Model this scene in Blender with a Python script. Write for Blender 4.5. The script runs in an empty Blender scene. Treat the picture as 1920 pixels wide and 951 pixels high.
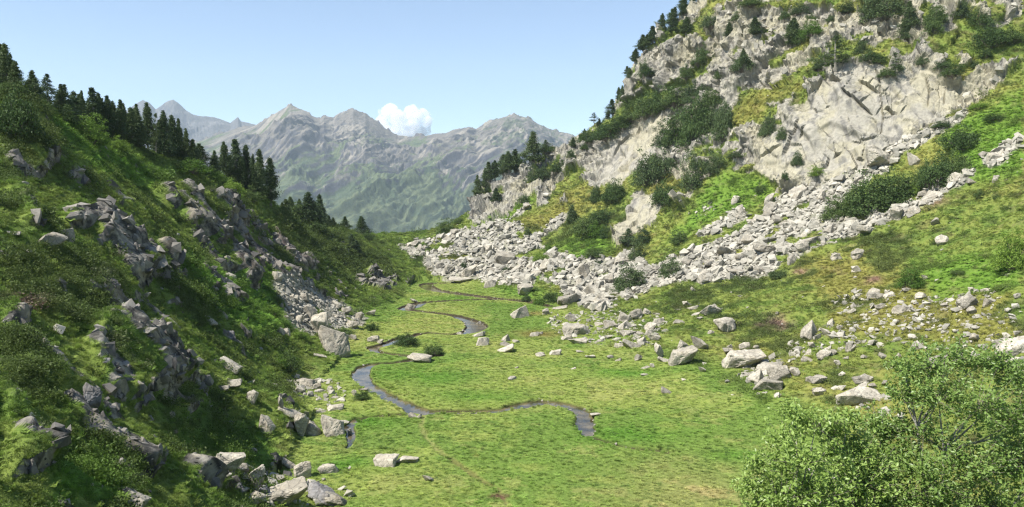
import bpy, bmesh, math, random
import numpy as np
from mathutils import Vector
R = math.radians
random.seed(7)
RNG = np.random.default_rng(11)
sc = bpy.context.scene
col = sc.collection

# ------------------------------------------------------------------ camera, sky, sun, exposure
CAM_H = 25.0
FPX = 1450.0            # focal length in pixels of a 1920 wide frame
PITCH = math.atan((475.5 - 380.0) / FPX)
cam_d = bpy.data.cameras.new('camera')
cam = bpy.data.objects.new('camera', cam_d)
col.objects.link(cam)
cam.location = (0, 0, CAM_H)
cam.rotation_euler = (math.pi / 2 - PITCH, 0, 0)
cam_d.sensor_width = 36.0
cam_d.lens = FPX / 1920.0 * 36.0
cam_d.clip_start = 0.1
cam_d.clip_end = 60000
sc.camera = cam

SUN_EL = R(54)
SUN_AZ = R(-120)        # measured from +Y (the view) towards +X
world = bpy.data.worlds.new('World')
sc.world = world
world.use_nodes = True
wn = world.node_tree.nodes
bg = wn['Background']
sky = wn.new('ShaderNodeTexSky')
sky.sky_type = 'NISHITA'
sky.sun_disc = False
sky.sun_elevation = SUN_EL
sky.sun_rotation = SUN_AZ
sky.altitude = 1800
sky.air_density = 1.0
sky.dust_density = 0.6
sky.ozone_density = 1.3
world.node_tree.links.new(sky.outputs[0], bg.inputs[0])
bg.inputs[1].default_value = 0.103
sun_d = bpy.data.lights.new('sun', 'SUN')
sun_d.energy = 5.0
sun_d.angle = R(0.53)
sun_d.color = (1.0, 0.955, 0.88)
sun = bpy.data.objects.new('sun', sun_d)
col.objects.link(sun)
sv = Vector((math.sin(SUN_AZ) * math.cos(SUN_EL), math.cos(SUN_AZ) * math.cos(SUN_EL), math.sin(SUN_EL)))
sun.rotation_euler = sv.to_track_quat('Z', 'Y').to_euler()
sun.location = (-100, -20, 150)
sc.view_settings.view_transform = 'Standard'
sc.view_settings.look = 'None'
sc.view_settings.gamma = 1.0
sc.view_settings.exposure = 0.87
sc.cycles.max_bounces = 5
sc.cycles.diffuse_bounces = 3
sc.cycles.glossy_bounces = 2
sc.cycles.transmission_bounces = 3
sc.cycles.transparent_max_bounces = 4
sc.cycles.volume_bounces = 6
sc.cycles.caustics_reflective = False
sc.cycles.caustics_refractive = False
sc.cycles.filter_width = 1.3
sc.cycles.use_denoising = True
sc.cycles.denoising_prefilter = 'NONE'

# ------------------------------------------------------------------ numpy helpers
f32 = np.float32


def hsh(ix, iy, iz, seed):
    h = (ix.astype(np.int64) * 374761393 + iy.astype(np.int64) * 668265263 + iz.astype(np.int64) * 2147483647 + seed * 1274126177) & 0xFFFFFFFF
    h = ((h ^ (h >> 13)) * 1274126177) & 0xFFFFFFFF
    h = ((h ^ (h >> 16)) * 2246822519) & 0xFFFFFFFF
    h = h ^ (h >> 15)
    return (h & 0xFFFFFF).astype(f32) / f32(16777216.0)


def vnoise(p, seed=0):
    """smooth value noise in -1..1, p is (N,3)"""
    fl = np.floor(p)
    fr = (p - fl).astype(f32)
    i = fl.astype(np.int64)
    w = fr * fr * fr * (fr * (fr * 6 - 15) + 10)
    out = 0
    for dx in (0, 1):
        wx = w[:, 0] if dx else 1 - w[:, 0]
        for dy in (0, 1):
            wy = w[:, 1] if dy else 1 - w[:, 1]
            for dz in (0, 1):
                wz = w[:, 2] if dz else 1 - w[:, 2]
                out = out + wx * wy * wz * hsh(i[:, 0] + dx, i[:, 1] + dy, i[:, 2] + dz, seed)
    return out * 2 - 1


def fbm(p, octv=4, seed=0, gain=0.5, lac=2.03):
    a, s, t = 1.0, 0.0, 0.0
    q = p
    for k in range(octv):
        s = s + a * vnoise(q, seed + k * 17)
        t += a
        a *= gain
        q = q * lac + 3.7
    return s / t


def ridged(p, octv=4, seed=0, gain=0.5):
    a, s, t = 1.0, 0.0, 0.0
    q = p
    for k in range(octv):
        s = s + a * (1 - np.abs(vnoise(q, seed + k * 13)) * 2)
        t += a
        a *= gain
        q = q * 2.07 + 1.3
    return s / t


def voro(p, seed=0):
    """nearest jittered cell: returns centre, three random numbers of the cell, F1, F2"""
    fl = np.floor(p).astype(np.int64)
    n = len(p)
    best = np.full(n, 1e9, f32)
    sec = np.full(n, 1e9, f32)
    cen = np.zeros((n, 3), f32)
    cid = np.zeros((n, 3), np.int64)
    for dx in (-1, 0, 1):
        for dy in (-1, 0, 1):
            for dz in (-1, 0, 1):
                c = fl + np.array([dx, dy, dz])
                j = np.stack([hsh(c[:, 0], c[:, 1], c[:, 2], seed + s) for s in (1, 2, 3)], 1)
                q = c + j
                d = ((p - q) ** 2).sum(1).astype(f32)
                m = d < best
                sec = np.where(m, best, np.minimum(sec, d))
                best = np.where(m, d, best)
                cen[m] = q[m]
                cid[m] = c[m]
    r = np.stack([hsh(cid[:, 0], cid[:, 1], cid[:, 2], seed + s) for s in (11, 12, 13, 14)], 1)
    return cen, r, np.sqrt(best), np.sqrt(sec)


def cells(p, seed, tilt, k):
    """blocks with a plane of their own each, joined over a narrow band"""
    fl = np.floor(p).astype(np.int64)
    acc = np.zeros(len(p))
    ws = np.zeros(len(p))
    for dx in (-1, 0, 1):
        for dy in (-1, 0, 1):
            for dz in (-1, 0, 1):
                c = fl + np.array([dx, dy, dz])
                r = [hsh(c[:, 0], c[:, 1], c[:, 2], seed + s) for s in (1, 2, 3, 11, 12, 13, 14)]
                q = p - (c + np.stack(r[:3], 1))
                d = np.sqrt((q ** 2).sum(1))
                w = np.exp(-k * d)
                acc += w * ((r[3] - 0.5) * 1.3 + (q[:, 0] * (r[4] - .5) + q[:, 1] * (r[5] - .5) + q[:, 2] * (r[6] - .5)) * tilt)
                ws += w
    return acc / ws


def sstep(a, b, x):
    t = np.clip((x - a) / (b - a), 0, 1)
    return t * t * (3 - 2 * t)


CP, SP = math.cos(PITCH), math.sin(PITCH)


def project(P):
    dx, dy, dz = P[:, 0], P[:, 1], P[:, 2] - CAM_H
    dep = dy * CP - dz * SP
    up = dy * SP + dz * CP
    dd = np.where(dep > 0.5, dep, 0.5)
    return 960 + FPX * dx / dd, 475.5 - FPX * up / dd, dep


def ray(u, v):
    a, b = (u - 960) / FPX, (475.5 - v) / FPX
    return a, CP + b * SP, -SP + b * CP


def at_y(u, v, Y):
    """point seen at (u, v) that stands Y metres ahead"""
    x, y, z = ray(u, v)
    t = Y / y
    return (x * t, Y, CAM_H + z * t)


def at_floor(u, v, z0=0.0):
    x, y, z = ray(u, v)
    t = (z0 - CAM_H) / z
    return (x * t, y * t, z0)


def mesh_np(name, V, F, smooth=False):
    """V (N,3), F (M,k) all faces with the same number of corners"""
    me = bpy.data.meshes.new(name)
    V = np.ascontiguousarray(V, dtype=f32)
    F = np.ascontiguousarray(F, dtype=np.int32)
    k = F.shape[1]
    me.vertices.add(len(V))
    me.vertices.foreach_set('co', V.ravel())
    me.loops.add(F.size)
    me.loops.foreach_set('vertex_index', F.ravel())
    me.polygons.add(len(F))
    me.polygons.foreach_set('loop_start', np.arange(0, F.size, k, dtype=np.int32))
    me.polygons.foreach_set('loop_total', np.full(len(F), k, dtype=np.int32))
    me.polygons.foreach_set('use_smooth', np.full(len(F), bool(smooth)))
    me.update(calc_edges=True)
    return me


def fattr(me, name, arr, typ='FLOAT'):
    a = me.attributes.new(name, typ, 'POINT')
    key = {'FLOAT': 'value', 'INT': 'value', 'FLOAT_VECTOR': 'vector', 'FLOAT_COLOR': 'color'}[typ]
    a.data.foreach_set(key, np.ascontiguousarray(arr, dtype=np.int32 if typ == 'INT' else f32).ravel())


def link(name, me, mat=None, parent=None):
    o = bpy.data.objects.new(name, me)
    col.objects.link(o)
    if mat is not None and len(me.materials) == 0:
        me.materials.append(mat)
    if parent is not None:
        o.parent = parent
    return o


def tag(o, label=None, cat=None, group=None, kind=None):
    if label:
        o['label'] = label
    if cat:
        o['category'] = cat
    if group:
        o['group'] = group
    if kind:
        o['kind'] = kind
    return o


# ------------------------------------------------------------------ materials
def new_mat(name):
    m = bpy.data.materials.new(name)
    m.use_nodes = True
    nt = m.node_tree
    b = nt.nodes['Principled BSDF']
    b.inputs['Specular IOR Level'].default_value = 0.25
    return m, nt, nt.nodes, nt.links, b


def nd(nt, typ, **kw):
    n = nt.nodes.new(typ)
    for k, v in kw.items():
        setattr(n, k, v)
    return n


def noise_node(nt, vec, scale, detail=4, rough=0.55):
    n = nd(nt, 'ShaderNodeTexNoise')
    n.inputs['Scale'].default_value = scale
    n.inputs['Detail'].default_value = detail
    n.inputs['Roughness'].default_value = rough
    nt.links.new(vec, n.inputs['Vector'])
    return n.outputs[0]


def math_node(nt, op, a, b=None, clamp=False):
    n = nd(nt, 'ShaderNodeMath', operation=op)
    n.use_clamp = clamp
    for i, x in enumerate((a, b)):
        if x is None:
            continue
        if isinstance(x, (int, float)):
            n.inputs[i].default_value = x
        else:
            nt.links.new(x, n.inputs[i])
    return n.outputs[0]


def mapr(nt, x, a, b, c, d):
    n = nd(nt, 'ShaderNodeMapRange')
    nt.links.new(x, n.inputs[0])
    for i, v in enumerate((a, b, c, d)):
        n.inputs[i + 1].default_value = v
    return n.outputs[0]


def mixc(nt, fac, a, b, mode='MIX'):
    n = nd(nt, 'ShaderNodeMix', data_type='RGBA', blend_type=mode)
    for sock, x in ((n.inputs[0], fac), (n.inputs[6], a), (n.inputs[7], b)):
        if isinstance(x, (int, float)):
            sock.default_value = x
        elif isinstance(x, tuple):
            sock.default_value = (*x[:3], 1)
        else:
            nt.links.new(x, sock)
    return n.outputs[2]


def bump(nt, height, strength, dist, bsdf, prev=None):
    n = nd(nt, 'ShaderNodeBump')
    n.inputs['Strength'].default_value = strength
    n.inputs['Distance'].default_value = dist
    nt.links.new(height, n.inputs['Height'])
    if prev is not None:
        nt.links.new(prev, n.inputs['Normal'])
    if bsdf is not None:
        nt.links.new(n.outputs[0], bsdf.inputs['Normal'])
    return n.outputs[0]


def rock_shading(nt, vec, sc_=1.0):
    """returns a brightness factor and a height for stone at a given scale (in metres)"""
    big = noise_node(nt, vec, 0.35 * sc_, 5, 0.6)
    fine = noise_node(nt, vec, 3.0 * sc_, 6, 0.65)
    vo = nd(nt, 'ShaderNodeTexVoronoi', feature='DISTANCE_TO_EDGE')
    vo.inputs['Scale'].default_value = 0.9 * sc_
    # warp the cracks
    mx = nd(nt, 'ShaderNodeVectorMath', operation='ADD')
    nn = nd(nt, 'ShaderNodeTexNoise')
    nn.inputs['Scale'].default_value = 0.8 * sc_
    nn.inputs['Detail'].default_value = 3
    nt.links.new(vec, nn.inputs['Vector'])
    sm = nd(nt, 'ShaderNodeVectorMath', operation='SCALE')
    sm.inputs[3].default_value = 1.3 / sc_
    nt.links.new(nn.outputs[1], sm.inputs[0])
    nt.links.new(vec, mx.inputs[0])
    nt.links.new(sm.outputs[0], mx.inputs[1])
    nt.links.new(mx.outputs[0], vo.inputs['Vector'])
    crack = mapr(nt, vo.outputs['Distance'], 0.0, 0.07, 0.0, 1.0)
    return big, fine, crack


def make_boulder_mat(name, base, dark, warm):
    m, nt, N, L, b = new_mat(name)
    tc = nd(nt, 'ShaderNodeTexCoord')
    oi = nd(nt, 'ShaderNodeObjectInfo')
    geo = nd(nt, 'ShaderNodeNewGeometry')
    add = nd(nt, 'ShaderNodeVectorMath', operation='ADD')
    L.new(geo.outputs['Position'], add.inputs[0])
    cmb = nd(nt, 'ShaderNodeCombineXYZ')
    sc10 = math_node(nt, 'MULTIPLY', oi.outputs['Random'], 50.0)
    L.new(sc10, cmb.inputs[0])
    L.new(cmb.outputs[0], add.inputs[1])
    vec = add.outputs[0]
    big, fine, crack = rock_shading(nt, vec, 1.6)
    c = mixc(nt, mapr(nt, big, 0.38, 0.60, 0, 1), dark, base)
    w = noise_node(nt, vec, 0.9, 3, 0.5)
    c = mixc(nt, mapr(nt, w, 0.52, 0.72, 0, 0.55), c, warm)
    c = mixc(nt, 1.0, c, mixc(nt, mapr(nt, fine, 0.3, 0.7, 0, 1), (0.72, 0.72, 0.72), (1.12, 1.12, 1.12)), 'MULTIPLY')
    c = mixc(nt, math_node(nt, 'MULTIPLY', math_node(nt, 'SUBTRACT', 1.0, crack), 0.35), c, (0.06, 0.055, 0.05))
    lich = noise_node(nt, vec, 2.3, 5, 0.7)
    c = mixc(nt, mapr(nt, lich, 0.56, 0.70, 0, 0.4), c, (0.15, 0.125, 0.10))
    hv = nd(nt, 'ShaderNodeHueSaturation')
    L.new(c, hv.inputs['Color'])
    L.new(mapr(nt, oi.outputs['Random'], 0, 1, 0.74, 1.14), hv.inputs['Value'])
    L.new(hv.outputs[0], b.inputs['Base Color'])
    b.inputs['Roughness'].default_value = 0.9
    h = math_node(nt, 'ADD', math_node(nt, 'MULTIPLY', fine, 0.6), math_node(nt, 'MULTIPLY', crack, 0.4))
    bump(nt, h, 0.7, 0.12, b)
    return m


M_ROCK = make_boulder_mat('pale_granite', (0.48, 0.44, 0.355), (0.29, 0.265, 0.215), (0.41, 0.355, 0.25))
M_ROCKD = make_boulder_mat('grey_granite', (0.27, 0.26, 0.25), (0.17, 0.165, 0.165), (0.26, 0.22, 0.17))


def make_scree_mat():
    m, nt, N, L, b = new_mat('scree_stone')
    geo = nd(nt, 'ShaderNodeNewGeometry')
    at = nd(nt, 'ShaderNodeAttribute', attribute_name='tone')
    fine = noise_node(nt, geo.outputs['Position'], 4.0, 5, 0.65)
    c = mixc(nt, at.outputs['Fac'], (0.21, 0.20, 0.165), (0.46, 0.43, 0.355))
    c = mixc(nt, 1.0, c, mixc(nt, mapr(nt, fine, 0.3, 0.7, 0, 1), (0.75, 0.75, 0.75), (1.1, 1.1, 1.1)), 'MULTIPLY')
    L.new(c, b.inputs['Base Color'])
    b.inputs['Roughness'].default_value = 0.92
    bump(nt, fine, 0.6, 0.1, b)
    return m


M_SCREE = make_scree_mat()


def make_leaf_mat(name, c1, c2, instancer=False, transl=0.35, rough=0.6, spec=0.2):
    m, nt, N, L, b = new_mat(name)
    out = N['Material Output']
    geo = nd(nt, 'ShaderNodeNewGeometry')
    rnd = geo.outputs['Random Per Island']
    nz = noise_node(nt, geo.outputs['Position'], 1.1, 3, 0.6)
    f = math_node(nt, 'ADD', math_node(nt, 'MULTIPLY', rnd, 0.6), math_node(nt, 'MULTIPLY', mapr(nt, nz, 0.3, 0.7, 0, 1), 0.4))
    if instancer:
        at = nd(nt, 'ShaderNodeAttribute', attribute_type='INSTANCER', attribute_name='tint')
        k = mixc(nt, f, (0.72, 0.72, 0.72), (1.28, 1.28, 1.28))
        c = mixc(nt, 1.0, at.outputs['Color'], k, 'MULTIPLY')
    else:
        oi = nd(nt, 'ShaderNodeObjectInfo')
        c0 = mixc(nt, f, c1, c2)
        hv = nd(nt, 'ShaderNodeHueSaturation')
        L.new(c0, hv.inputs['Color'])
        L.new(mapr(nt, oi.outputs['Random'], 0, 1, 0.75, 1.25), hv.inputs['Value'])
        L.new(mapr(nt, oi.outputs['Random'], 0, 1, 0.515, 0.49), hv.inputs['Hue'])
        c = hv.outputs[0]
    L.new(c, b.inputs['Base Color'])
    b.inputs['Roughness'].default_value = rough
    b.inputs['Specular IOR Level'].default_value = spec
    tr = nd(nt, 'ShaderNodeBsdfTranslucent')
    L.new(c, tr.inputs[0])
    mx = nd(nt, 'ShaderNodeMixShader')
    mx.inputs[0].default_value = transl
    L.new(b.outputs[0], mx.inputs[1])
    L.new(tr.outputs[0], mx.inputs[2])
    L.new(mx.outputs[0], out.inputs['Surface'])
    return m


M_PINE = make_leaf_mat('pine_needles', (0.04, 0.068, 0.026), (0.11, 0.155, 0.055), transl=0.15)
M_LARCH = make_leaf_mat('pale_needles', (0.05, 0.085, 0.035), (0.12, 0.17, 0.08), transl=0.3)
M_BUSH = make_leaf_mat('dark_leaves', (0.035, 0.07, 0.018), (0.12, 0.175, 0.05), transl=0.25)
M_BRIGHT = make_leaf_mat('bright_leaves', (0.08, 0.15, 0.02), (0.19, 0.29, 0.05), transl=0.35)
M_FRONT = make_leaf_mat('whitebeam_leaves', (0.16, 0.25, 0.04), (0.40, 0.52, 0.14), transl=0.4, rough=0.42, spec=0.5)
M_UNDER = make_leaf_mat('undergrowth_leaves', None, None, instancer=True, transl=0.3)


def make_bark(name, c1, c2):
    m, nt, N, L, b = new_mat(name)
    geo = nd(nt, 'ShaderNodeNewGeometry')
    nz = noise_node(nt, geo.outputs['Position'], 9, 5, 0.65)
    L.new(mixc(nt, mapr(nt, nz, 0.35, 0.65, 0, 1), c1, c2), b.inputs['Base Color'])
    b.inputs['Roughness'].default_value = 0.9
    bump(nt, nz, 0.7, 0.03, b)
    return m


M_BARK = make_bark('pine_bark', (0.09, 0.075, 0.06), (0.22, 0.19, 0.16))
M_PALEBARK = make_bark('pale_bark', (0.16, 0.14, 0.11), (0.38, 0.36, 0.31))

# ------------------------------------------------------------------ the valley: height of the ground
# points of the ground, written as (u, v, metres ahead): the spot seen at (u, v) of the photo, at its real distance
CTL = [
 # left hillside, down its face
 (0,951,27),(0,850,32),(0,700,41),(0,600,50),(0,500,61),(0,400,74),(0,300,88),(0,220,100),
 (-300,951,20),(-300,600,36),(-300,300,65),
 (150,951,33),(150,800,42),(150,650,55),(150,500,75),(150,350,100),(150,270,120),
 (300,951,40),(300,850,48),(300,720,64),(300,600,82),(300,480,103),(300,380,128),(300,310,145),
 (430,951,48),(430,850,58),(430,740,78),(430,640,98),(430,540,118),(430,440,143),(430,370,163),
 (510,951,56),(510,830,75),(510,700,103),(510,600,128),(510,500,150),(510,430,170),
 (600,620,138),(600,560,165),(600,480,195),(600,430,232),
 (660,540,190),(660,480,225),(700,530,212),(700,480,245),(740,500,250),(800,500,256),
 # right side, from the foreground boulder field up to the summit cliffs
 (1250,640,128),(1250,560,165),(1150,610,148),(1120,560,182),(1180,520,205),
 (1050,540,205),(1050,480,240),(1050,430,262),(1050,370,287),(1050,310,312),
 (900,500,252),(900,450,272),(900,410,298),(970,500,243),(970,430,270),(970,370,300),
 (850,490,258),(850,450,280),
 (1130,470,226),(1130,400,255),(1130,330,285),(1130,270,308),
 (1200,475,222),(1200,430,236),(1200,370,250),(1200,300,272),(1200,220,292),(1200,130,298),
 (1300,600,140),(1300,520,178),(1300,450,205),(1300,370,226),(1300,300,246),(1300,200,272),(1300,100,281),(1330,40,285),
 (1400,700,106),(1400,640,122),(1400,540,158),(1400,470,185),(1400,400,206),(1400,330,222),(1400,250,232),(1400,190,243),(1400,100,256),(1400,0,272),
 (1520,740,92),(1520,640,112),(1520,540,142),(1520,450,172),(1520,380,194),(1520,330,205),(1520,240,212),(1520,150,221),(1520,80,236),(1520,0,252),
 (1650,760,84),(1650,680,95),(1650,600,111),(1650,520,131),(1650,440,157),(1650,360,182),(1650,310,194),(1650,230,200),(1650,140,209),(1650,60,222),(1650,0,233),
 (1780,740,80),(1780,640,96),(1780,540,116),(1780,440,142),(1780,340,168),(1780,250,186),(1780,170,198),(1780,80,208),(1780,0,220),
 (1920,740,73),(1920,640,85),(1920,540,101),(1920,440,121),(1920,340,145),(1920,240,168),(1920,150,188),(1920,90,200),(1920,0,214),
 (1350,760,93),
 (1500,-150,290),(1750,-150,262),(1950,-150,245),(2200,0,190),(2250,300,135),(2250,600,80),(2250,800,60),
]
FLOOR = [(600,951),(620,880),(670,820),(590,760),(600,710),(690,670),(700,620),(740,580),(800,548),(845,533),(900,548),(970,565),
 (900,951),(1200,951),(1380,951),(800,860),(1100,860),(1350,860),(750,770),(950,770),(1150,770),(1290,790),(800,690),(1000,690),(1150,705),
 (900,640),(1040,650),(860,590),(950,600),(1020,610)]
RIDGE = [(0,158,112),(80,190,122),(180,240,137),(260,272,147),(350,308,160),(430,336,172),(510,380,188),(560,402,222),(620,420,255),(690,440,292),(745,466,280)]
SKYR = [(1318,0,297),(1290,22,297),(1264,46,297),(1236,72,298),(1210,92,301),(1199,118,304),(1188,145,306),(1178,175,310),(1165,200,313),(1140,221,317),(1105,243,322),(1065,265,326),(1030,287,327),(985,315,327),(935,348,324),(897,388,316),(835,432,298),(780,458,284)]
WORLDC = [(0,0,23.0),(0,14,17.0),(9,14,16.6),(-8,8,19.5),(0,35,8.4),(0,50,2.6),(20,35,8),(35,50,3.6),(55,55,6.5),(-11,17,16.2),(12,58,0.2),(30,20,16),(-30,5,26),(30,0,24)]
pts = [at_y(*c) for c in CTL] + [at_floor(*c) for c in FLOOR] + WORLDC
for c in RIDGE + SKYR:
    x, y, z = at_y(*c)
    if c in SKYR and c[1] < 250:
        pts.append(at_y(c[0] - 22, c[1] + 46, c[2] + 12))
    pts.append((x, y, z))
    for k, dz in ((1.12, 7), (1.3, 24), (1.55, 52)):
        if c in RIDGE[-1:] or c in SKYR[-1:]:
            continue
        pts.append((x * k, y * k, CAM_H + (z - CAM_H) * k - dz))
pts = np.array(pts, dtype=np.float64)
S0 = 100.0


def tps_kernel(d2):
    return 0.5 * d2 * np.log(d2 + 1e-9)


def tps_fit(P, reg=2e-4):
    n = len(P)
    X = P[:, :2] / S0
    d2 = ((X[:, None] - X[None]) ** 2).sum(2)
    A = np.zeros((n + 3, n + 3))
    A[:n, :n] = tps_kernel(d2) + np.eye(n) * reg
    A[:n, n] = 1
    A[:n, n + 1:] = X
    A[n:, :n] = A[:n, n:].T
    b = np.concatenate([P[:, 2], np.zeros(3)])
    return X, np.linalg.solve(A, b)


TX, TW = tps_fit(pts)


def tps_eval(x, y):
    X = np.stack([x, y], 1) / S0
    out = np.empty(len(X))
    n = len(TX)
    for s in range(0, len(X), 60000):
        q = X[s:s + 60000]
        d2 = ((q[:, None] - TX[None]) ** 2).sum(2)
        out[s:s + 60000] = tps_kernel(d2) @ TW[:n] + TW[n] + q @ TW[n + 1:]
    return out


# base heights on a coarse polar grid
AZ = np.concatenate([np.linspace(-58, -38, 40, endpoint=False), np.linspace(-38, 38, 420, endpoint=False), np.linspace(38, 58, 40)]) * math.pi / 180
RR = np.exp(np.linspace(math.log(2.5), math.log(760), 560))
ga, gr = np.meshgrid(AZ, RR, indexing='ij')
bx, by = np.sin(ga) * gr, np.cos(ga) * gr
bz = tps_eval(bx.ravel(), by.ravel()).reshape(bx.shape)
far = sstep(370, 560, gr)
bz = bz * (1 - far) + (-70 - (gr - 370) * 0.35) * far
bz = np.maximum(bz, -220)
bz = np.minimum(bz, 170)


# the stream: centre line (u, v) and width in metres, on the meadow floor
STREAMS = [
 [(835,531,2.5),(800,533,3),(812,543,3),(860,551,2.5),(930,560,2.2),(990,566,2),(1040,577,1.6)],
 [(1000,563,1.4),(900,562,1.4),(800,567,2.2),(772,575,3.4),(762,580,2.4),(790,584,1.2),(840,590,1.4),(880,601,2.2),(893,611,3.2),(884,621,2.6),(850,627,1.2),(800,625,1.0),(760,633,2.2),(744,640,3.0),(722,646,2.0),(700,652,2.0),(708,659,1.2),(740,664,1.5),(790,668,2.2),(824,666,1.8),(790,671,2.2),(748,679,1.6),(700,683,2.0),(680,692,2.8),(677,706,3.2),(690,720,2.6),(722,740,2.8),(760,757,2.8),(790,770,3.2),(830,771,2.7),(890,771,2.4),(940,768,2.3),(985,758,3.2),(1020,753,3.0),(1060,759,2.9),(1088,771,2.6),(1098,783,2.7),(1096,800,2.6),(1105,815,1.8)],
 [(762,774,1.6),(720,779,1.4),(680,783,1.5),(659,792,1.6),(656,808,1.6),(657,822,1.3),(650,840,0.5)],
 [(1105,815,1.2),(1150,832,0.9),(1195,840,1.2),(1240,845,1.4),(1262,849,0.7)],
 [(1280,777,0.7),(1330,780,0.9)],
 [(628,884,0.8),(655,880,0.8)],
]
stream_pts = []
for s in STREAMS:
    w = [(at_floor(u, v)[0], at_floor(u, v)[1], k * 0.86 * (1.0 + 0.5 * float(np.clip((700 - v) / 90, 0, 1)))) for u, v, k in s]
    # smooth (Catmull-Rom)
    o = []
    for i in range(len(w) - 1):
        p0, p1, p2, p3 = w[max(i - 1, 0)], w[i], w[i + 1], w[min(i + 2, len(w) - 1)]
        n = 10
        for j in range(n):
            t = j / n
            o.append([0.5 * ((2 * p1[k]) + (-p0[k] + p2[k]) * t + (2 * p0[k] - 5 * p1[k] + 4 * p2[k] - p3[k]) * t * t + (-p0[k] + 3 * p1[k] - 3 * p2[k] + p3[k]) * t ** 3) for k in range(3)])
    o.append(list(w[-1]))
    stream_pts.append(np.array(o))


def stream_dist(x, y):
    """distance to the nearest bank (negative inside the water)"""
    best = np.full(len(x), 99.0)
    for s in stream_pts:
        a, b = s[:-1], s[1:]
        for i in range(len(a)):
            lo = np.minimum(a[i, :2], b[i, :2]) - 5
            hi = np.maximum(a[i, :2], b[i, :2]) + 5
            m = np.nonzero((x > lo[0]) & (x < hi[0]) & (y > lo[1]) & (y < hi[1]))[0]
            if not len(m):
                continue
            ab = b[i, :2] - a[i, :2]
            t = np.clip(((x[m] - a[i, 0]) * ab[0] + (y[m] - a[i, 1]) * ab[1]) / (ab @ ab + 1e-9), 0, 1)
            d = np.hypot(x[m] - a[i, 0] - ab[0] * t, y[m] - a[i, 1] - ab[1] * t) - (a[i, 2] * (1 - t) + b[i, 2] * t) * 0.5
            best[m] = np.minimum(best[m], d)
    return best


# ------------------------------------------------------------------ what covers the ground, as areas
MW, MH = 960, 476


def raster(polys, blur=1):
    """polygons in photo coordinates -> half size mask"""
    m = np.zeros((MH, MW), f32)
    yy, xx = np.mgrid[0:MH, 0:MW]
    for P in polys:
        P = np.array(P, float) / 2
        x0, x1 = int(max(P[:, 0].min(), 0)), int(min(P[:, 0].max() + 2, MW))
        y0, y1 = int(max(P[:, 1].min(), 0)), int(min(P[:, 1].max() + 2, MH))
        X, Y = xx[y0:y1, x0:x1] + 0.0, yy[y0:y1, x0:x1] + 0.0
        ins = np.zeros(X.shape, bool)
        for i in range(len(P)):
            (ax, ay), (bx_, by_) = P[i], P[(i + 1) % len(P)]
            if ay == by_:
                continue
            c = ((ay > Y) != (by_ > Y)) & (X < (bx_ - ax) * (Y - ay) / (by_ - ay) + ax)
            ins ^= c
        m[y0:y1, x0:x1] = np.maximum(m[y0:y1, x0:x1], ins)
    for _ in range(blur):
        q = np.pad(m, 2, mode='edge')
        m = sum(q[2 + dy:2 + dy + MH, 2 + dx:2 + dx + MW] for dx in (-2, 0, 2) for dy in (-2, 0, 2)) / 9
    return m


def strip(pts_, w):
    """polygon round a polyline, w = half width in px"""
    P = np.array(pts_, float)
    T = np.gradient(P, axis=0)
    T /= np.linalg.norm(T, axis=1)[:, None] + 1e-9
    Nn = np.stack([-T[:, 1], T[:, 0]], 1)
    ww = np.array(w if hasattr(w, '__len__') else [w] * len(P), float)[:, None]
    return np.concatenate([P + Nn * ww, (P - Nn * ww)[::-1]]).tolist()


ROCK_R = [
 [(1230,-60),(1150,60),(1120,150),(1095,200),(1080,214),(1060,240),(1030,268),(1020,300),(960,330),(925,350),(893,350),(880,420),(895,425),(935,415),(985,375),(1010,360),(1010,395),(1060,385),(1085,340),(1115,350),(1150,352),(1190,320),(1215,320),(1225,345),(1250,345),(1290,350),(1330,345),(1370,322),(1420,325),(1455,345),(1470,370),(1560,345),(1600,325),(1650,303),(1700,262),(1760,222),(1830,190),(1870,160),(1920,115),(2300,0),(2300,-300),(1290,-300)],
 [(1150,462),(1152,420),(1172,408),(1185,370),(1193,350),(1205,360),(1232,358),(1243,385),(1235,410),(1215,428),(1190,440),(1165,465)],
 [(1270,388),(1290,360),(1303,352),(1300,370),(1278,392)],
]
ROCK_R_SMOOTH = [
 [(1549,146),(1580,118),(1640,112),(1700,130),(1715,200),(1700,240),(1660,290),(1600,322),(1520,335),(1440,335),(1415,300),(1450,250),(1490,230),(1520,190)],
 [(1175,240),(1220,215),(1260,212),(1255,250),(1215,330),(1170,345),(1120,345),(1140,300)],
 [(1720,120),(1760,110),(1800,190),(1740,225),(1700,240),(1710,190)],
 [(1150,462),(1152,420),(1172,408),(1185,370),(1193,350),(1205,360),(1232,358),(1243,385),(1235,410),(1215,428),(1190,440),(1165,465)],
]
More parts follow.
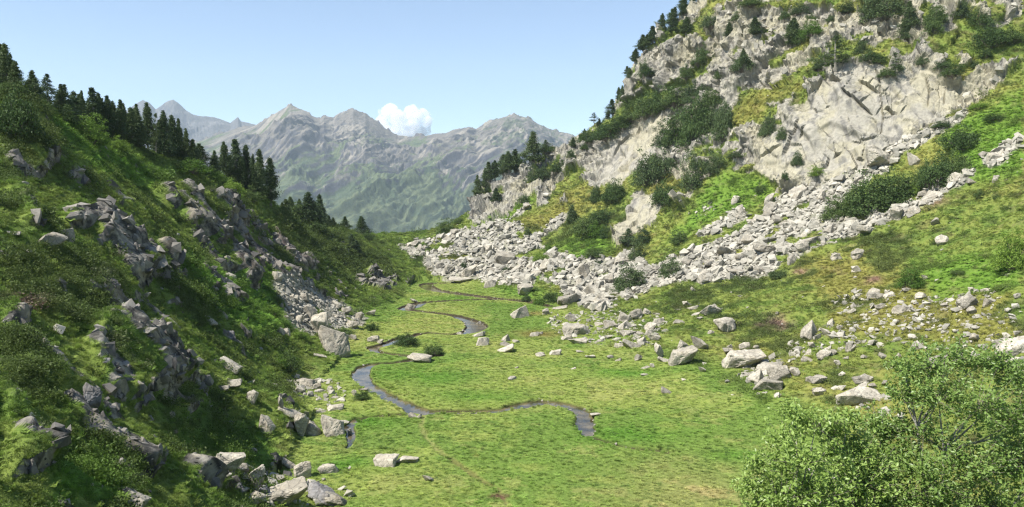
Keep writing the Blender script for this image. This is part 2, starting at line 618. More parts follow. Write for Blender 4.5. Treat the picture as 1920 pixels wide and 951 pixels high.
GRASS_ON_CLIFF = [
 [(1371,201),(1399,179),(1519,150),(1512,172),(1442,194),(1425,222),(1373,239),(1345,280),(1358,240)],
 strip([(1290,150),(1330,125),(1350,118)], 7), strip([(1355,250),(1400,225),(1430,222)], 5),
 strip([(1105,255),(1150,235),(1200,200),(1260,178),(1300,160)], [6,14,14,12,8]),
 strip([(1440,120),(1480,95),(1530,80)], 6), strip([(1620,90),(1650,110),(1670,120)], 8),
 strip([(1735,20),(1752,60),(1768,100),(1790,135)], [12,10,8,12]), strip([(1800,25),(1820,55),(1850,80),(1880,60),(1930,45)], [12,20,22,14,16]),
 strip([(1400,15),(1450,8),(1510,10)], 6), strip([(1560,0),(1640,30),(1700,20)], 9), strip([(1800,150),(1850,110),(1930,80)], [8,12,14]),
 strip([(1025,395),(1060,350),(1085,330),(1105,320)], [6,16,12,4]), strip([(1220,300),(1255,345),(1300,350)], [8,14,10]),
 strip([(1060,300),(1010,325),(985,345)], 6), strip([(1880,30),(1830,10)], 14), strip([(1180,110),(1200,90),(1230,80)], 4),
 strip([(1240,90),(1270,70),(1300,60)], 4), strip([(1320,350),(1360,325),(1370,300)], 12),
]
YELLOW = [
 [(1371,201),(1399,179),(1519,150),(1512,172),(1442,194),(1425,222),(1373,239),(1345,280),(1358,240)],
 [(960,420),(1020,395),(1060,360),(1110,340),(1140,360),(1100,400),(1060,420),(1000,440)],
 [(1180,395),(1230,330),(1260,320),(1280,350),(1250,360)], strip([(1500,500),(1600,520),(1700,560)], 30),
 [(1540,540),(1700,500),(1900,560),(1900,640),(1700,640),(1560,620)], [(0,560),(60,575),(120,610),(60,590)],
]
TALUS = [
 [(745,460),(790,448),(850,437),(930,425),(975,420),(1000,440),(1030,470),(1080,485),(1150,485),(1165,470),(1200,478),(1215,500),(1230,545),(1180,560),(1135,585),(1100,582),(1070,560),(1030,542),(980,540),(930,535),(880,520),(850,527),(820,520),(780,490)],
 strip([(880,440),(930,425),(970,402),(1000,381)], [4,9,6,2]), strip([(990,455),(1020,432),(1045,418),(1065,402)], [8,9,8,5]),
 [(1160,520),(1240,490),(1320,460),(1400,430),(1440,400),(1470,360),(1530,345),(1590,320),(1640,300),(1660,310),(1640,330),(1600,360),(1570,390),(1550,415),(1600,410),(1680,390),(1740,370),(1760,362),(1750,378),(1690,405),(1600,440),(1520,470),(1430,520),(1340,530),(1230,545),(1170,570),(1110,588),(1120,560)],
 strip([(1640,318),(1680,282),(1740,250),(1790,222),(1815,208)], [16,15,12,8,4]),
 strip([(1740,370),(1790,340),(1830,322)], [14,10,5]), strip([(1850,310),(1880,290),(1925,268)], [8,12,10]),
 [(505,531),(522,517),(545,525),(572,541),(640,568),(690,600),(682,612),(640,618),(590,628),(540,612),(525,585)],
 strip([(1310,440),(1350,425),(1400,400)], [8,10,10]), strip([(515,625),(540,622)], 6),
]
TALUS_HALF = [
 [(1030,600),(1120,590),(1200,590),(1250,600),(1240,640),(1180,655),(1100,640),(1050,630)],
 [(1560,570),(1620,545),(1720,560),(1860,550),(1920,600),(1920,700),(1800,650),(1640,640),(1500,660),(1440,740),(1380,700),(1480,650),(1600,600)],
 [(1560,730),(1650,735),(1700,790),(1600,760)], [(1320,380),(1350,390),(1330,400),(1300,410)],
 strip([(540,720),(600,735),(640,760)], 14), strip([(430,880),(520,900),(600,930),(650,951)], [20,24,26,20]),
]
ROCK_L = [
 [(95,400),(150,408),(200,430),(250,490),(290,515),(295,530),(262,530),(235,525),(190,470),(160,440),(120,425)],
 strip([(168,408),(215,435),(255,475),(288,517)], [8,14,16,10]),
 [(290,350),(345,352),(390,372),(424,380),(425,440),(415,455),(385,430),(350,440),(335,400),(300,375)],
 strip([(357,447),(400,470),(440,510),(471,537)], [8,7,6,4]), strip([(375,500),(420,540),(445,600)], [4,5,6]),
 [(425,395),(470,400),(510,455),(540,500),(590,548),(560,545),(500,503),(440,482)],
 strip([(346,551),(390,585),(447,640)], [6,7,5]), strip([(255,580),(310,620),(350,680)], [5,8,8]),
 [(158,622),(185,628),(245,650),(262,632),(290,640),(320,690),(385,712),(340,720),(270,725),(262,760),(235,735),(200,735),(165,690)],
 strip([(0,610),(60,665),(130,735),(210,800),(285,872)], [22,28,32,32,20]),
 strip([(120,560),(60,540),(0,500)], 4), strip([(250,700),(330,740),(410,770)], [14,10,5]),
 [(-10,745),(30,765),(62,800),(74,880),(40,900),(-10,900)],
 [(199,863),(235,880),(262,930),(262,960),(230,951),(205,910)],
 [(335,865),(380,868),(400,885),(440,890),(440,908),(400,905),(350,890)],
 strip([(500,735),(540,758),(572,792)], [3,5,6]),
 strip([(60,340),(20,320),(0,300)], 6), strip([(0,360),(25,390),(40,430)], 9), strip([(190,360),(215,388),(240,400)], 5),
 [(665,520),(700,515),(740,522),(755,560),(720,568),(690,565)], strip([(560,545),(620,560),(650,545)], 4),
 strip([(610,500),(640,540),(650,560)], [4,5,5]), [(20,410),(60,440),(60,470),(30,450)],
]
LUSH = [
 [(300,470),(500,530),(530,620),(470,640),(400,600),(330,540)], [(440,480),(505,525),(520,600),(470,600)],
 [(60,210),(200,260),(330,330),(280,350),(150,320)], [(1290,400),(1330,345),(1370,322),(1420,325),(1455,345),(1455,365),(1400,395),(1330,420),(1240,450)],
 [(1030,460),(1080,440),(1150,440),(1160,470),(1100,490)], [(930,400),(1000,350),(1010,365),(960,410),(870,435)],
 [(350,800),(480,790),(560,860),(450,870)], [(100,860),(180,830),(260,940),(80,951)], [(1700,480),(1900,470),(1920,540),(1750,560)],
 [(1750,250),(1920,170),(1920,330),(1820,340)],
]
SHRUB = [
 [(0,160),(80,200),(90,330),(0,360)], [(0,480),(150,480),(250,540),(240,640),(60,600),(0,560)], [(300,480),(420,560),(440,620),(360,600),(280,540)],
 [(500,400),(560,400),(640,430),(720,490),(750,520),(660,520),(600,480),(540,470)], [(290,370),(420,400),(560,480),(640,540),(500,470),(400,360)],
 [(1010,460),(1080,400),(1180,390),(1180,440),(1100,470)], [(1540,410),(1620,380),(1700,360),(1660,400),(1600,420)],
 [(1240,560),(1330,530),(1440,520),(1560,470),(1520,520),(1380,560),(1280,580)], [(1600,440),(1700,430),(1750,500),(1640,500)],
 [(1330,580),(1460,600),(1520,650),(1420,650)], [(1250,640),(1330,690),(1450,740),(1390,760),(1260,700)], [(1640,700),(1560,690),(1540,730)],
 [(160,800),(260,880),(260,940),(120,900)], [(400,780),(480,820),(470,870),(380,840)], [(0,640),(100,720),(80,760),(0,740)],
]
BULGE = [
 ([(150,618),(200,612),(262,622),(300,640),(330,690),(392,712),(330,722),(272,728),(262,765),(235,740),(200,740),(160,690)], 1.7),
 (strip([(-10,600),(60,665),(130,735),(210,800),(292,876)], [26,30,32,30,16]), 1.0), ([(-10,740),(30,760),(66,800),(78,880),(40,905),(-10,905)], 1.0),
 ([(285,345),(345,350),(392,370),(428,378),(428,440),(418,458),(385,432),(350,442),(332,400),(300,378)], 1.7),
 ([(90,398),(150,405),(215,432),(290,512),(262,532),(190,472),(120,428)], 1.2),
 ([(665,516),(700,511),(742,520),(757,562),(720,570),(690,567)], 1.6),
 (strip([(355,445),(400,470),(440,510),(473,540)], [8,8,7,5]), 1.3), (strip([(344,548),(390,583),(449,640)], [7,8,6]), 1.0), (strip([(500,735),(540,758),(572,792)], [4,6,7]), 0.9),
 (strip([(0,350),(30,385),(50,440)], 14), 1.8), ([(540,500),(600,540),(650,552),(600,552),(545,530)], 1.5), ([(0,168),(60,215),(95,300),(70,330),(0,250)], 2.2),
]
m_bulge = sum(raster([pl], 1) * h_ * 0.7 for pl, h_ in BULGE)
m_rock = np.maximum(raster(ROCK_R, 1), raster(ROCK_L, 1))
m_smooth = raster(ROCK_R_SMOOTH, 3)
m_gc = raster(GRASS_ON_CLIFF, 2)
m_yel = raster(YELLOW, 4)
m_tal = raster(TALUS, 1)
m_half = raster(TALUS_HALF, 5)
m_lush = raster(LUSH, 6)
m_shr = raster(SHRUB, 6)


def samp(m, u, v, out=0.0):
    x = u / 2
    y = v / 2
    ok = (x >= 0) & (x <= MW - 1.01) & (y >= -80) & (y <= MH - 1.01)
    x = np.clip(x, 0, MW - 1.01)
    y = np.clip(y, 0, MH - 1.01)
    i, j = x.astype(int), y.astype(int)
    fx, fy = x - i, y - j
    r = m[j, i] * (1 - fx) * (1 - fy) + m[j, i + 1] * fx * (1 - fy) + m[j + 1, i] * (1 - fx) * fy + m[j + 1, i + 1] * fx * fy
    return np.where(ok, r, out).astype(f32)


# ------------------------------------------------------------------ the ground mesh
NC, NR = 1300, 1240
azs = np.concatenate([np.linspace(-55, -35.5, 60, endpoint=False), np.linspace(-35.5, 35.5, NC - 120, endpoint=False), np.linspace(35.5, 55, 60)]) * math.pi / 180
K = 1500
rk = np.exp(np.linspace(math.log(3.0), math.log(740), K))
ai = np.interp(azs, AZ, np.arange(len(AZ)))
ri = np.interp(rk, RR, np.arange(len(RR)))


def bil(m, a, r):
    i = np.minimum(a.astype(int), m.shape[0] - 2)
    j = np.minimum(r.astype(int), m.shape[1] - 2)
    fa, fr = a - i, r - j
    return m[i, j] * (1 - fa) * (1 - fr) + m[i + 1, j] * fa * (1 - fr) + m[i, j + 1] * (1 - fa) * fr + m[i + 1, j + 1] * fa * fr


A2, R2 = np.meshgrid(ai, ri, indexing='ij')
Z = bil(bz, A2, R2)
el = np.arctan2(Z - CAM_H, rk[None, :])
dele = np.diff(el, axis=1)
ds = np.sqrt(np.diff(rk)[None] ** 2 + np.diff(Z, axis=1) ** 2) / rk[None, 1:]
inv = (el[:, 1:] > -0.42)
met = np.abs(dele) * np.where(dele > 0, 1.0, 0.35) * np.where(inv, 1, 0.3) + 0.06 * ds * np.where(rk[None, 1:] < 360, 1, 0.25)
met *= np.where((Z[:, 1:] < 2.0) & (rk[None, 1:] > 50) & (rk[None, 1:] < 260), 1.7, 1.0)
cum = np.concatenate([np.zeros((len(azs), 1)), np.cumsum(met, axis=1)], 1)
# smooth the spacing sideways so that rows stay even
ker = np.ones(9) / 9
nrm = cum / cum[:, -1:]
nrm = np.apply_along_axis(lambda c: np.convolve(np.pad(c, 4, mode='edge'), ker, 'valid'), 0, nrm)
rows = np.linspace(0, 1, NR)
RV = np.empty((len(azs), NR))
for i in range(len(azs)):
    RV[i] = np.interp(rows, nrm[i], rk)
AV = np.repeat(azs[:, None], NR, 1)
ZV = bil(bz, np.repeat(ai[:, None], NR, 1), np.interp(RV, RR, np.arange(len(RR))))
G = np.stack([np.sin(AV) * RV, np.cos(AV) * RV, ZV], 2)      # (NC, NR, 3)


def grid_normals(G):
    a = np.gradient(G, axis=0)
    b = np.gradient(G, axis=1)
    n = np.cross(a, b)
    n /= np.linalg.norm(n, axis=2)[..., None] + 1e-12
    return np.where(n[..., 2:3] < 0, -n, n)


CN = grid_normals(np.stack([bx, by, bz], 2))
ai2, ri2 = np.repeat(ai[:, None], NR, 1), np.interp(RV, RR, np.arange(len(RR)))
N0 = np.stack([bil(CN[:, :, k], ai2, ri2) for k in range(3)], 2)
N0 = (N0 / np.linalg.norm(N0, axis=2)[..., None]).reshape(-1, 3).astype(f32)
P = G.reshape(-1, 3).astype(f32).copy()
U, V, D = project(P)
wob = vnoise(P * 0.35, 5), vnoise(P * 0.35 + 50, 6)
wob2 = vnoise(P * 1.1, 7), vnoise(P * 1.1 + 50, 8)
Uj = U + (wob[0] * 7 + wob2[0] * 4) * np.clip(120 / np.maximum(D, 30), 0.6, 2)
Vj = V + (wob[1] * 5 + wob2[1] * 3) * np.clip(120 / np.maximum(D, 30), 0.6, 2)
seen = D > 2
rock = samp(m_rock, Uj, Vj) * seen
smoo = samp(m_smooth, U, V)
gcl = samp(m_gc, Uj, Vj)
yel = samp(m_yel, Uj, Vj)
tal = samp(m_tal, Uj, Vj)
tal = tal * (1 - 0.9 * sstep(0.27, 0.38, fbm(P * 0.12, 3, 71) + 0.3 * fbm(P * 0.5, 2, 72)))
half = samp(m_half, U, V)
lush = samp(m_lush, Uj, Vj)
shr = samp(m_shr, Uj, Vj)
Rr = np.hypot(P[:, 0], P[:, 1])
leftside = (U < 800) & (Rr > 18)
# top of the cliffs out of the frame above, and the hillside above the frame, stay rock
above = (V < 0) & (U > 1250) & (P[:, 2] > 55)
rock = np.where(above, 1.0, rock)
# ledges of grass and bare patches that nobody could list, from noise
n_a = fbm(P * np.array([0.05, 0.05, 0.09], f32), 4, 31)
n_b = fbm(P * 0.22, 4, 37)
steep = 1 - N0[:, 2]
ledge = sstep(0.10, 0.32, n_a + 0.5 * n_b - 0.35 * smoo)
rock_c = np.clip(rock - gcl * 1.1 - np.where(P[:, 0] > -20, ledge * 0.8 * (1 - smoo), 0), 0, 1)
# scattered crags on the left hillside running down it
q = np.stack([(P[:, 0] * 0.70 + P[:, 2] * 0.72), (P[:, 1]), (P[:, 2] - P[:, 0]) * 0.2], 1).astype(f32)
q = np.stack([P[:, 0] * 0.72 - P[:, 2] * 0.69, P[:, 1], P[:, 0] * 0.69 + P[:, 2] * 0.72], 1).astype(f32)
ribn = fbm(q * np.array([0.05, 0.22, 0.3], f32), 4, 41)
ribb = fbm(q * np.array([0.12, 0.3, 0.3], f32), 3, 43)
vegl = sstep(-0.07, 0.08, ribb + 0.35 * n_b) * (P[:, 0] < -20)
rock_c = rock_c * (1 - np.where(Rr < 95, 0.7, 0.9) * vegl)
extra = sstep(0.30, 0.42, ribn + 0.12 * n_b) * leftside * sstep(0.22, 0.34, steep) * (1 - lush) * 0.9
rock_c = np.maximum(rock_c, extra)
rock_c *= 1 - sstep(0.3, 0.7, tal)
rock_c = np.where(P[:, 2] < 1.0, 0, rock_c)
tal *= np.where(P[:, 2] < -5, 0, 1)

# --- displacement
disp = np.zeros(len(P), f32)
NX = np.zeros_like(P)
floor_m = 1 - sstep(0.5, 2.5, P[:, 2])
# soft swells and hummocks
disp += fbm(P * 0.045, 3, 3) * 1.6 * (1 - floor_m) * sstep(30, 60, Rr) * (1 - sstep(330, 380, Rr))
lowveg = (1 - rock_c) * (1 - floor_m)
disp += fbm(P * 0.3, 4, 4) * (0.75 + 0.35 * leftside) * lowveg * sstep(16, 30, Rr)
disp += samp(m_bulge, U + wob[0] * 5, V + wob[1] * 4) * seen
disp += np.abs(vnoise(P * 0.9, 9)) * 0.35 * lowveg * sstep(16, 30, Rr)
disp += (fbm(P * 0.12, 3, 12) * 0.30 + fbm(P * 0.9, 3, 14) * 0.12 + 0.05) * floor_m
# crags: every cell of a tilted block lattice has its own plane
ri_ = np.nonzero(rock_c > 0.02)[0]
Q = P[ri_].astype(np.float64)
nn = N0[ri_]
left = Q[:, 0] < -15
# two joint directions: left crags dip down the hillside, right cliffs stand in steep pillars leaning left
cr = np.zeros(len(Q), f32)
for scale, amp, seed, ani in ((11.0, 2.5, 101, 1.0), (4.2, 1.35, 102, 1.0), (1.7, 0.6, 103, 1.0), (0.75, 0.22, 104, 1.0)):
    e = np.stack([Q[:, 0] + 0.35 * Q[:, 2], Q[:, 1] * 0.8, (Q[:, 2] - 0.25 * Q[:, 0]) * 0.5], 1) / scale
    el_ = np.stack([(Q[:, 0] * 0.72 - Q[:, 2] * 0.69) * 0.5, Q[:, 1] * 0.6, (Q[:, 0] * 0.69 + Q[:, 2] * 0.72) * 0.8], 1) / (scale * 0.62)
    e = np.where(left[:, None], el_, e)
    wv = np.stack([vnoise((Q / scale * 1.3).astype(f32), seed + k) for k in range(3)], 1) * 0.14
    plane = cells(e + wv, seed, np.where(left, 1.7, 2.6), np.where(left, 20 if scale > 3 else 10, 46 if scale > 3 else 27))
    a_ = amp * np.where(left, 0.8, 1.1) * (1 - (0.55 if scale > 3 else 0.88) * smoo[ri_])
    if scale < 1:
        a_ = a_ * (~left)
    cr += (plane * a_).astype(f32)
cr += (ridged((Q * 0.8).astype(f32), 3, 61) * np.where(left, 0.16, 0.28) * (1 - 0.9 * smoo[ri_])).astype(f32)
cr += np.where(left, 0.7, 0.3)
disp[ri_] += cr * sstep(0.15, 0.6, rock_c[ri_]) * np.clip(Rr[ri_] / 70, 0.35, 1)
# weathering: the near left crags are worn, so their steps are rounded over about half a metre
dg = disp.reshape(len(azs), NR)
bl = dg.copy()
for _ in range(2):
    pz = np.pad(bl, 2, mode='edge')
    bl = sum(pz[a_i:a_i + bl.shape[0], b_i:b_i + bl.shape[1]] for a_i in range(5) for b_i in range(5)) / 25
wl = ((P[:, 0] < -12) * (1 - sstep(150, 230, Rr))).reshape(dg.shape)
disp = (dg * (1 - wl) + bl * wl).astype(f32).ravel()
P += N0 * disp[:, None]

# cracks and overhangs of the great slab, as steps: the rock above stands proud of the rock below
CRACKS = [
 ([(1575,133),(1592,148)], 1.0), ([(1606,149),(1618,153),(1630,161),(1642,170),(1652,178)], 1.3), ([(1576,170),(1584,174),(1600,184),(1615,197),(1638,214)], 1.4),
 ([(1549,146),(1563,143),(1583,152)], 2.2), ([(1654,203),(1666,200),(1684,216)], 1.3), ([(1522,186),(1533,170),(1549,148)], 1.3),
 ([(1500,266),(1508,250),(1520,239)], 0.7), ([(1560,300),(1568,288),(1582,286)], 0.9), ([(1538,320),(1548,312),(1556,290)], 0.9),
 ([(1600,292),(1615,296),(1622,300)], 1.3), ([(1430,150),(1450,165),(1480,155),(1495,140)], 1.8), ([(1500,120),(1495,140)], 1.0), ([(1770,85),(1785,84),(1800,55)], 1.4),
 ([(1590,262),(1620,265),(1650,258)], 0.5), ([(1470,300),(1490,255),(1505,225)], 0.9), ([(1640,120),(1650,150),(1652,178),(1656,215),(1650,262)], 0.7), ([(1425,300),(1450,290),(1475,275)], 0.8), ([(1380,300),(1400,270),(1420,250)], 0.9), ([(1700,60),(1712,90),(1730,120)], 1.2), ([(1340,150),(1370,140),(1400,120)], 1.2), ([(1380,100),(1400,60),(1420,50)], 1.2), ([(1445,110),(1470,80),(1500,70)], 1.2), ([(1560,80),(1580,40),(1600,30)], 1.2), ([(1150,300),(1165,270),(1185,250)], 0.9), ([(1740,205),(1745,165),(1735,135)], 0.8), ([(1770,200),(1775,160)], 0.8),
 ([(1543,206),(1552,200),(1562,199)], 0.5), ([(1196,258),(1200,244),(1206,240)], 1.2), ([(1208,250),(1214,246),(1218,252)], 1.2),
]
for line, amp in CRACKS:
    for (ax, ay), (bx_, by_) in zip(line[:-1], line[1:]):
        lx, ly = bx_ - ax, by_ - ay
        Ln = math.hypot(lx, ly)
        m = np.nonzero((U > min(ax, bx_) - 16) & (U < max(ax, bx_) + 16) & (V > min(ay, by_) - 40) & (V < max(ay, by_) + 10) & (D > 150))[0]
        t = np.clip(((U[m] - ax) * lx + (V[m] - ay) * ly) / Ln ** 2, -0.05, 1.05)
        dxp, dyp = U[m] - ax - lx * t, V[m] - ay - ly * t
        side = -dyp + dxp * 0.2
        d = np.hypot(dxp, dyp)
        tl_ = (np.hypot(U[m] - line[0][0], V[m] - line[0][1]), np.hypot(U[m] - line[-1][0], V[m] - line[-1][1]))
        prof = np.where(side > 0, np.exp(-(d / 20) ** 2) * 0.8, -np.exp(-(d / 2.5) ** 2) * 0.9) * np.where((t <= -0.05) | (t >= 1.05), 0, 1) * sstep(0, 14, np.minimum(*tl_))
        P[m] += (N0[m] * (prof * amp)[:, None] * 0.85).astype(f32)

# the stream cut into the meadow
fm = np.nonzero((P[:, 2] < 3.0) & (Rr > 50) & (Rr < 290) & (P[:, 1] > 40))[0]
sd = np.full(len(P), 99.0)
sd[fm] = stream_dist(P[fm, 0].astype(float) + vnoise(P[fm] * 1.1, 81) * 0.25, P[fm, 1].astype(float) + vnoise(P[fm] * 1.1, 82) * 0.25)
near = 1 - sstep(3.0, 9.0, sd)
P[:, 2] = P[:, 2] * (1 - near) + (0.05 + fbm(P * 0.8, 3, 15) * 0.09) * near
P[:, 2] -= sstep(0.2, -0.6, sd) * 0.8
P[:, 2] = np.where((P[:, 2] < -0.05) & (sd > 0.3) & (Rr < 300) & (Rr > 45), -0.05 + 0.03 * n_b, P[:, 2])

NP = grid_normals(P.reshape(len(azs), NR, 3)).reshape(-1, 3)
steep2 = sstep(0.42, 0.28, NP[:, 2] + 0.12 * n_b) * (P[:, 0] < -12) * (Rr < 330) * (P[:, 2] > 1)
rock_c = np.maximum(rock_c, steep2)
# --- colours of the ground (albedo)
def C(*a):
    return np.array(a, f32)


n1 = fbm(P * 0.35, 4, 201)[:, None]
n2 = fbm(P * 1.7, 3, 202)[:, None]
n3 = fbm(P * 0.06, 3, 203)[:, None]


def lerp(a, b, t):
    return a * (1 - t) + b * t


# meadow: yellow green, fresher along the stream and in broad drifts, straw coloured patches
gm = lerp(C(.205, .25, .062), C(.135, .205, .042), sstep(-0.15, 0.25, n3 + 0.5 * n1))
gm = lerp(gm, C(.31, .295, .11), sstep(0.12, 0.45, n1 + 0.3 * n2 - 0.4 * n3) * 0.4)
lowcorner = np.exp(-(((U - 1290) / 130) ** 2 + ((V - 930) / 60) ** 2))[:, None]
gm = lerp(gm, C(.30, .26, .11), lowcorner * (0.5 + 0.5 * sstep(-.1, .2, n1)) * seen[:, None])
freshm = np.zeros(len(P), f32)
for cu, cv, ru, rv in ((900, 745, 110, 14), (1190, 815, 110, 20), (1380, 855, 60, 12), (1000, 545, 90, 14), (840, 568, 70, 8), (650, 875, 80, 18), (790, 712, 110, 26), (1170, 700, 90, 12), (700, 790, 60, 12)):
    freshm = np.maximum(freshm, np.exp(-((U - cu) / ru) ** 2 - ((V - cv) / rv) ** 2))
gm = lerp(gm, C(.085, .185, .022), (freshm[:, None] * (0.75 + 0.6 * n1)).clip(0, 0.9))
brown = np.exp(-((U - 1010) / 45) ** 2 - ((V - 628) / 7) ** 2)[:, None] + 0.8 * np.exp(-((U - 1000) / 25) ** 2 - ((V - 588) / 4) ** 2)[:, None]
gm = lerp(gm, C(.20, .13, .05), brown.clip(0, 1) * 0.7)
# hillside grass and dwarf shrubs
gs = lerp(C(.17, .205, .048), C(.12, .175, .036), sstep(-0.2, 0.2, n1))
gs = lerp(gs, C(.24, .235, .065), sstep(0.08, 0.35, n3 + n1 * 0.8 + 0.25 * n2) * np.where(leftside, 0.25, 0.75)[:, None])
gs = lerp(gs, C(.095, .165, .028), leftside[:, None] * (0.45 + 0.3 * n1))
gs = lerp(gs, C(.21, .185, .05), yel[:, None] * 0.65)
gs = lerp(gs, C(.11, .21, .026), lush[:, None] * 0.8)
shn = sstep(0.05, 0.22, n1 * 0.9 + n2 * 0.35 + (shr[:, None] - 0.35) * 0.5)
gs = lerp(gs, C(.085, .122, .032), shn * (1 - 0.6 * lush[:, None]) * 0.75)
heath = sstep(0.30, 0.42, fbm(P * 0.5, 3, 207))[:, None] * (P[:, :1] > 0)
gs = lerp(gs, C(.16, .11, .075), heath * 0.3)
for cu, cv, ru, rv in ((1460, 608, 16, 8), (1430, 617, 8, 4), (30, 575, 36, 7), (1755, 372, 20, 10), (1500, 510, 12, 6), (1640, 520, 14, 6)):
    pk = np.exp(-((Uj - cu) / ru) ** 2 - ((Vj - cv) / rv) ** 2)[:, None]
    gs = lerp(gs, C(.26, .13, .15), (pk * 1.2).clip(0, 1) * 0.6)
gcol = lerp(gs, gm, floor_m[:, None])
# trodden path across the meadow
PATHS = [([(795,775),(790,800),(800,822),(830,855),(860,870),(905,900),(935,915),(950,951)], 0.45), ([(1050,640),(1150,650),(1250,680)], 0.0)]
PXY = np.array([at_floor(u, v)[:2] for u, v in PATHS[0][0]])
pd = np.full(len(P), 99.0)
for a, b in zip(PXY[:-1], PXY[1:]):
    ab = b - a
    t = np.clip(((P[fm, 0] - a[0]) * ab[0] + (P[fm, 1] - a[1]) * ab[1]) / (ab @ ab), 0, 1)
    pd[fm] = np.minimum(pd[fm], np.hypot(P[fm, 0] - a[0] - ab[0] * t, P[fm, 1] - a[1] - ab[1] * t))
pw = (1 - sstep(0.10, 0.50, pd + 0.3 * n1[:, 0]))[:, None]
gcol = lerp(gcol, lerp(C(.24, .22, .09), C(.13, .085, .045), sstep(840, 870, V)[:, None]), pw * 0.5)
P[:, 2] -= pw[:, 0] * 0.10
mud = ((1 - sstep(0.6, 1.4, np.hypot(P[:, 0] - at_floor(940, 930)[0], P[:, 1] - at_floor(940, 930)[1]) + n1[:, 0]))[:, None])
gcol = lerp(gcol, C(.12, .075, .045), mud)
# banks of bare dark earth, painted blacker for the far bank's shadow; gravel bed
soil_shade = sstep(0.16, -0.25, sd - 0.4 * np.clip((Rr - 105) / 60, 0, 1))[:, None] * (Rr < 300)[:, None]
gcol = lerp(gcol, C(.036, .028, .019), soil_shade)
bed = sstep(-0.3, -0.6, sd)[:, None]
gcol = lerp(gcol, C(.20, .17, .12), bed * (Rr < 300)[:, None])
# bare stone colour
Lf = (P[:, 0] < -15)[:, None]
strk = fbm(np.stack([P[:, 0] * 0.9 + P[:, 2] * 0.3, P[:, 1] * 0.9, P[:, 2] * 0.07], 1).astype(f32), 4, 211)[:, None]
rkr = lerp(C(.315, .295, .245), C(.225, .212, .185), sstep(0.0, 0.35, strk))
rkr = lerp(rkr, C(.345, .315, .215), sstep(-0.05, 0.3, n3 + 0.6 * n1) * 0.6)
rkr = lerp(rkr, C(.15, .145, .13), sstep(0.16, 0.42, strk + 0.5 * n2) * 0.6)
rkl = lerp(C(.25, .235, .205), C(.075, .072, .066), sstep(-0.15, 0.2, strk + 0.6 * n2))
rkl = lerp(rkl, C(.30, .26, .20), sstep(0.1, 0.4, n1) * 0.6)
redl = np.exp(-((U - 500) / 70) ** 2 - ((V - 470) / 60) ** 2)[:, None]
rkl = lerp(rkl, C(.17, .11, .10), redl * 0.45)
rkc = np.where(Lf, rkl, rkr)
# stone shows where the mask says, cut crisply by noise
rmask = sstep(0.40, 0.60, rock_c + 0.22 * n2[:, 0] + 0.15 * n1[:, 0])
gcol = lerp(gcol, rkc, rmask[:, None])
tmask = sstep(0.35, 0.6, tal + 0.2 * n2[:, 0])
gcol = lerp(gcol, lerp(C(.20, .19, .165), C(.33, .31, .27), sstep(-.2, .2, n2)), tmask[:, None] * 0.9)
gcol = gcol.clip(0.01, 1).astype(f32)

idx = np.arange(len(azs) * NR).reshape(len(azs), NR)
F = np.stack([idx[:-1, :-1], idx[1:, :-1], idx[1:, 1:], idx[:-1, 1:]], -1).reshape(-1, 4)
me = mesh_np('ground', P, F, True)
me.polygons.foreach_set('use_smooth', (rmask[F].max(1) < 0.5))
fattr(me, 'gcol', np.concatenate([gcol, np.ones((len(P), 1), f32)], 1), 'FLOAT_COLOR')
fattr(me, 'rock', rmask)
fattr(me, 'smoothness', smoo)


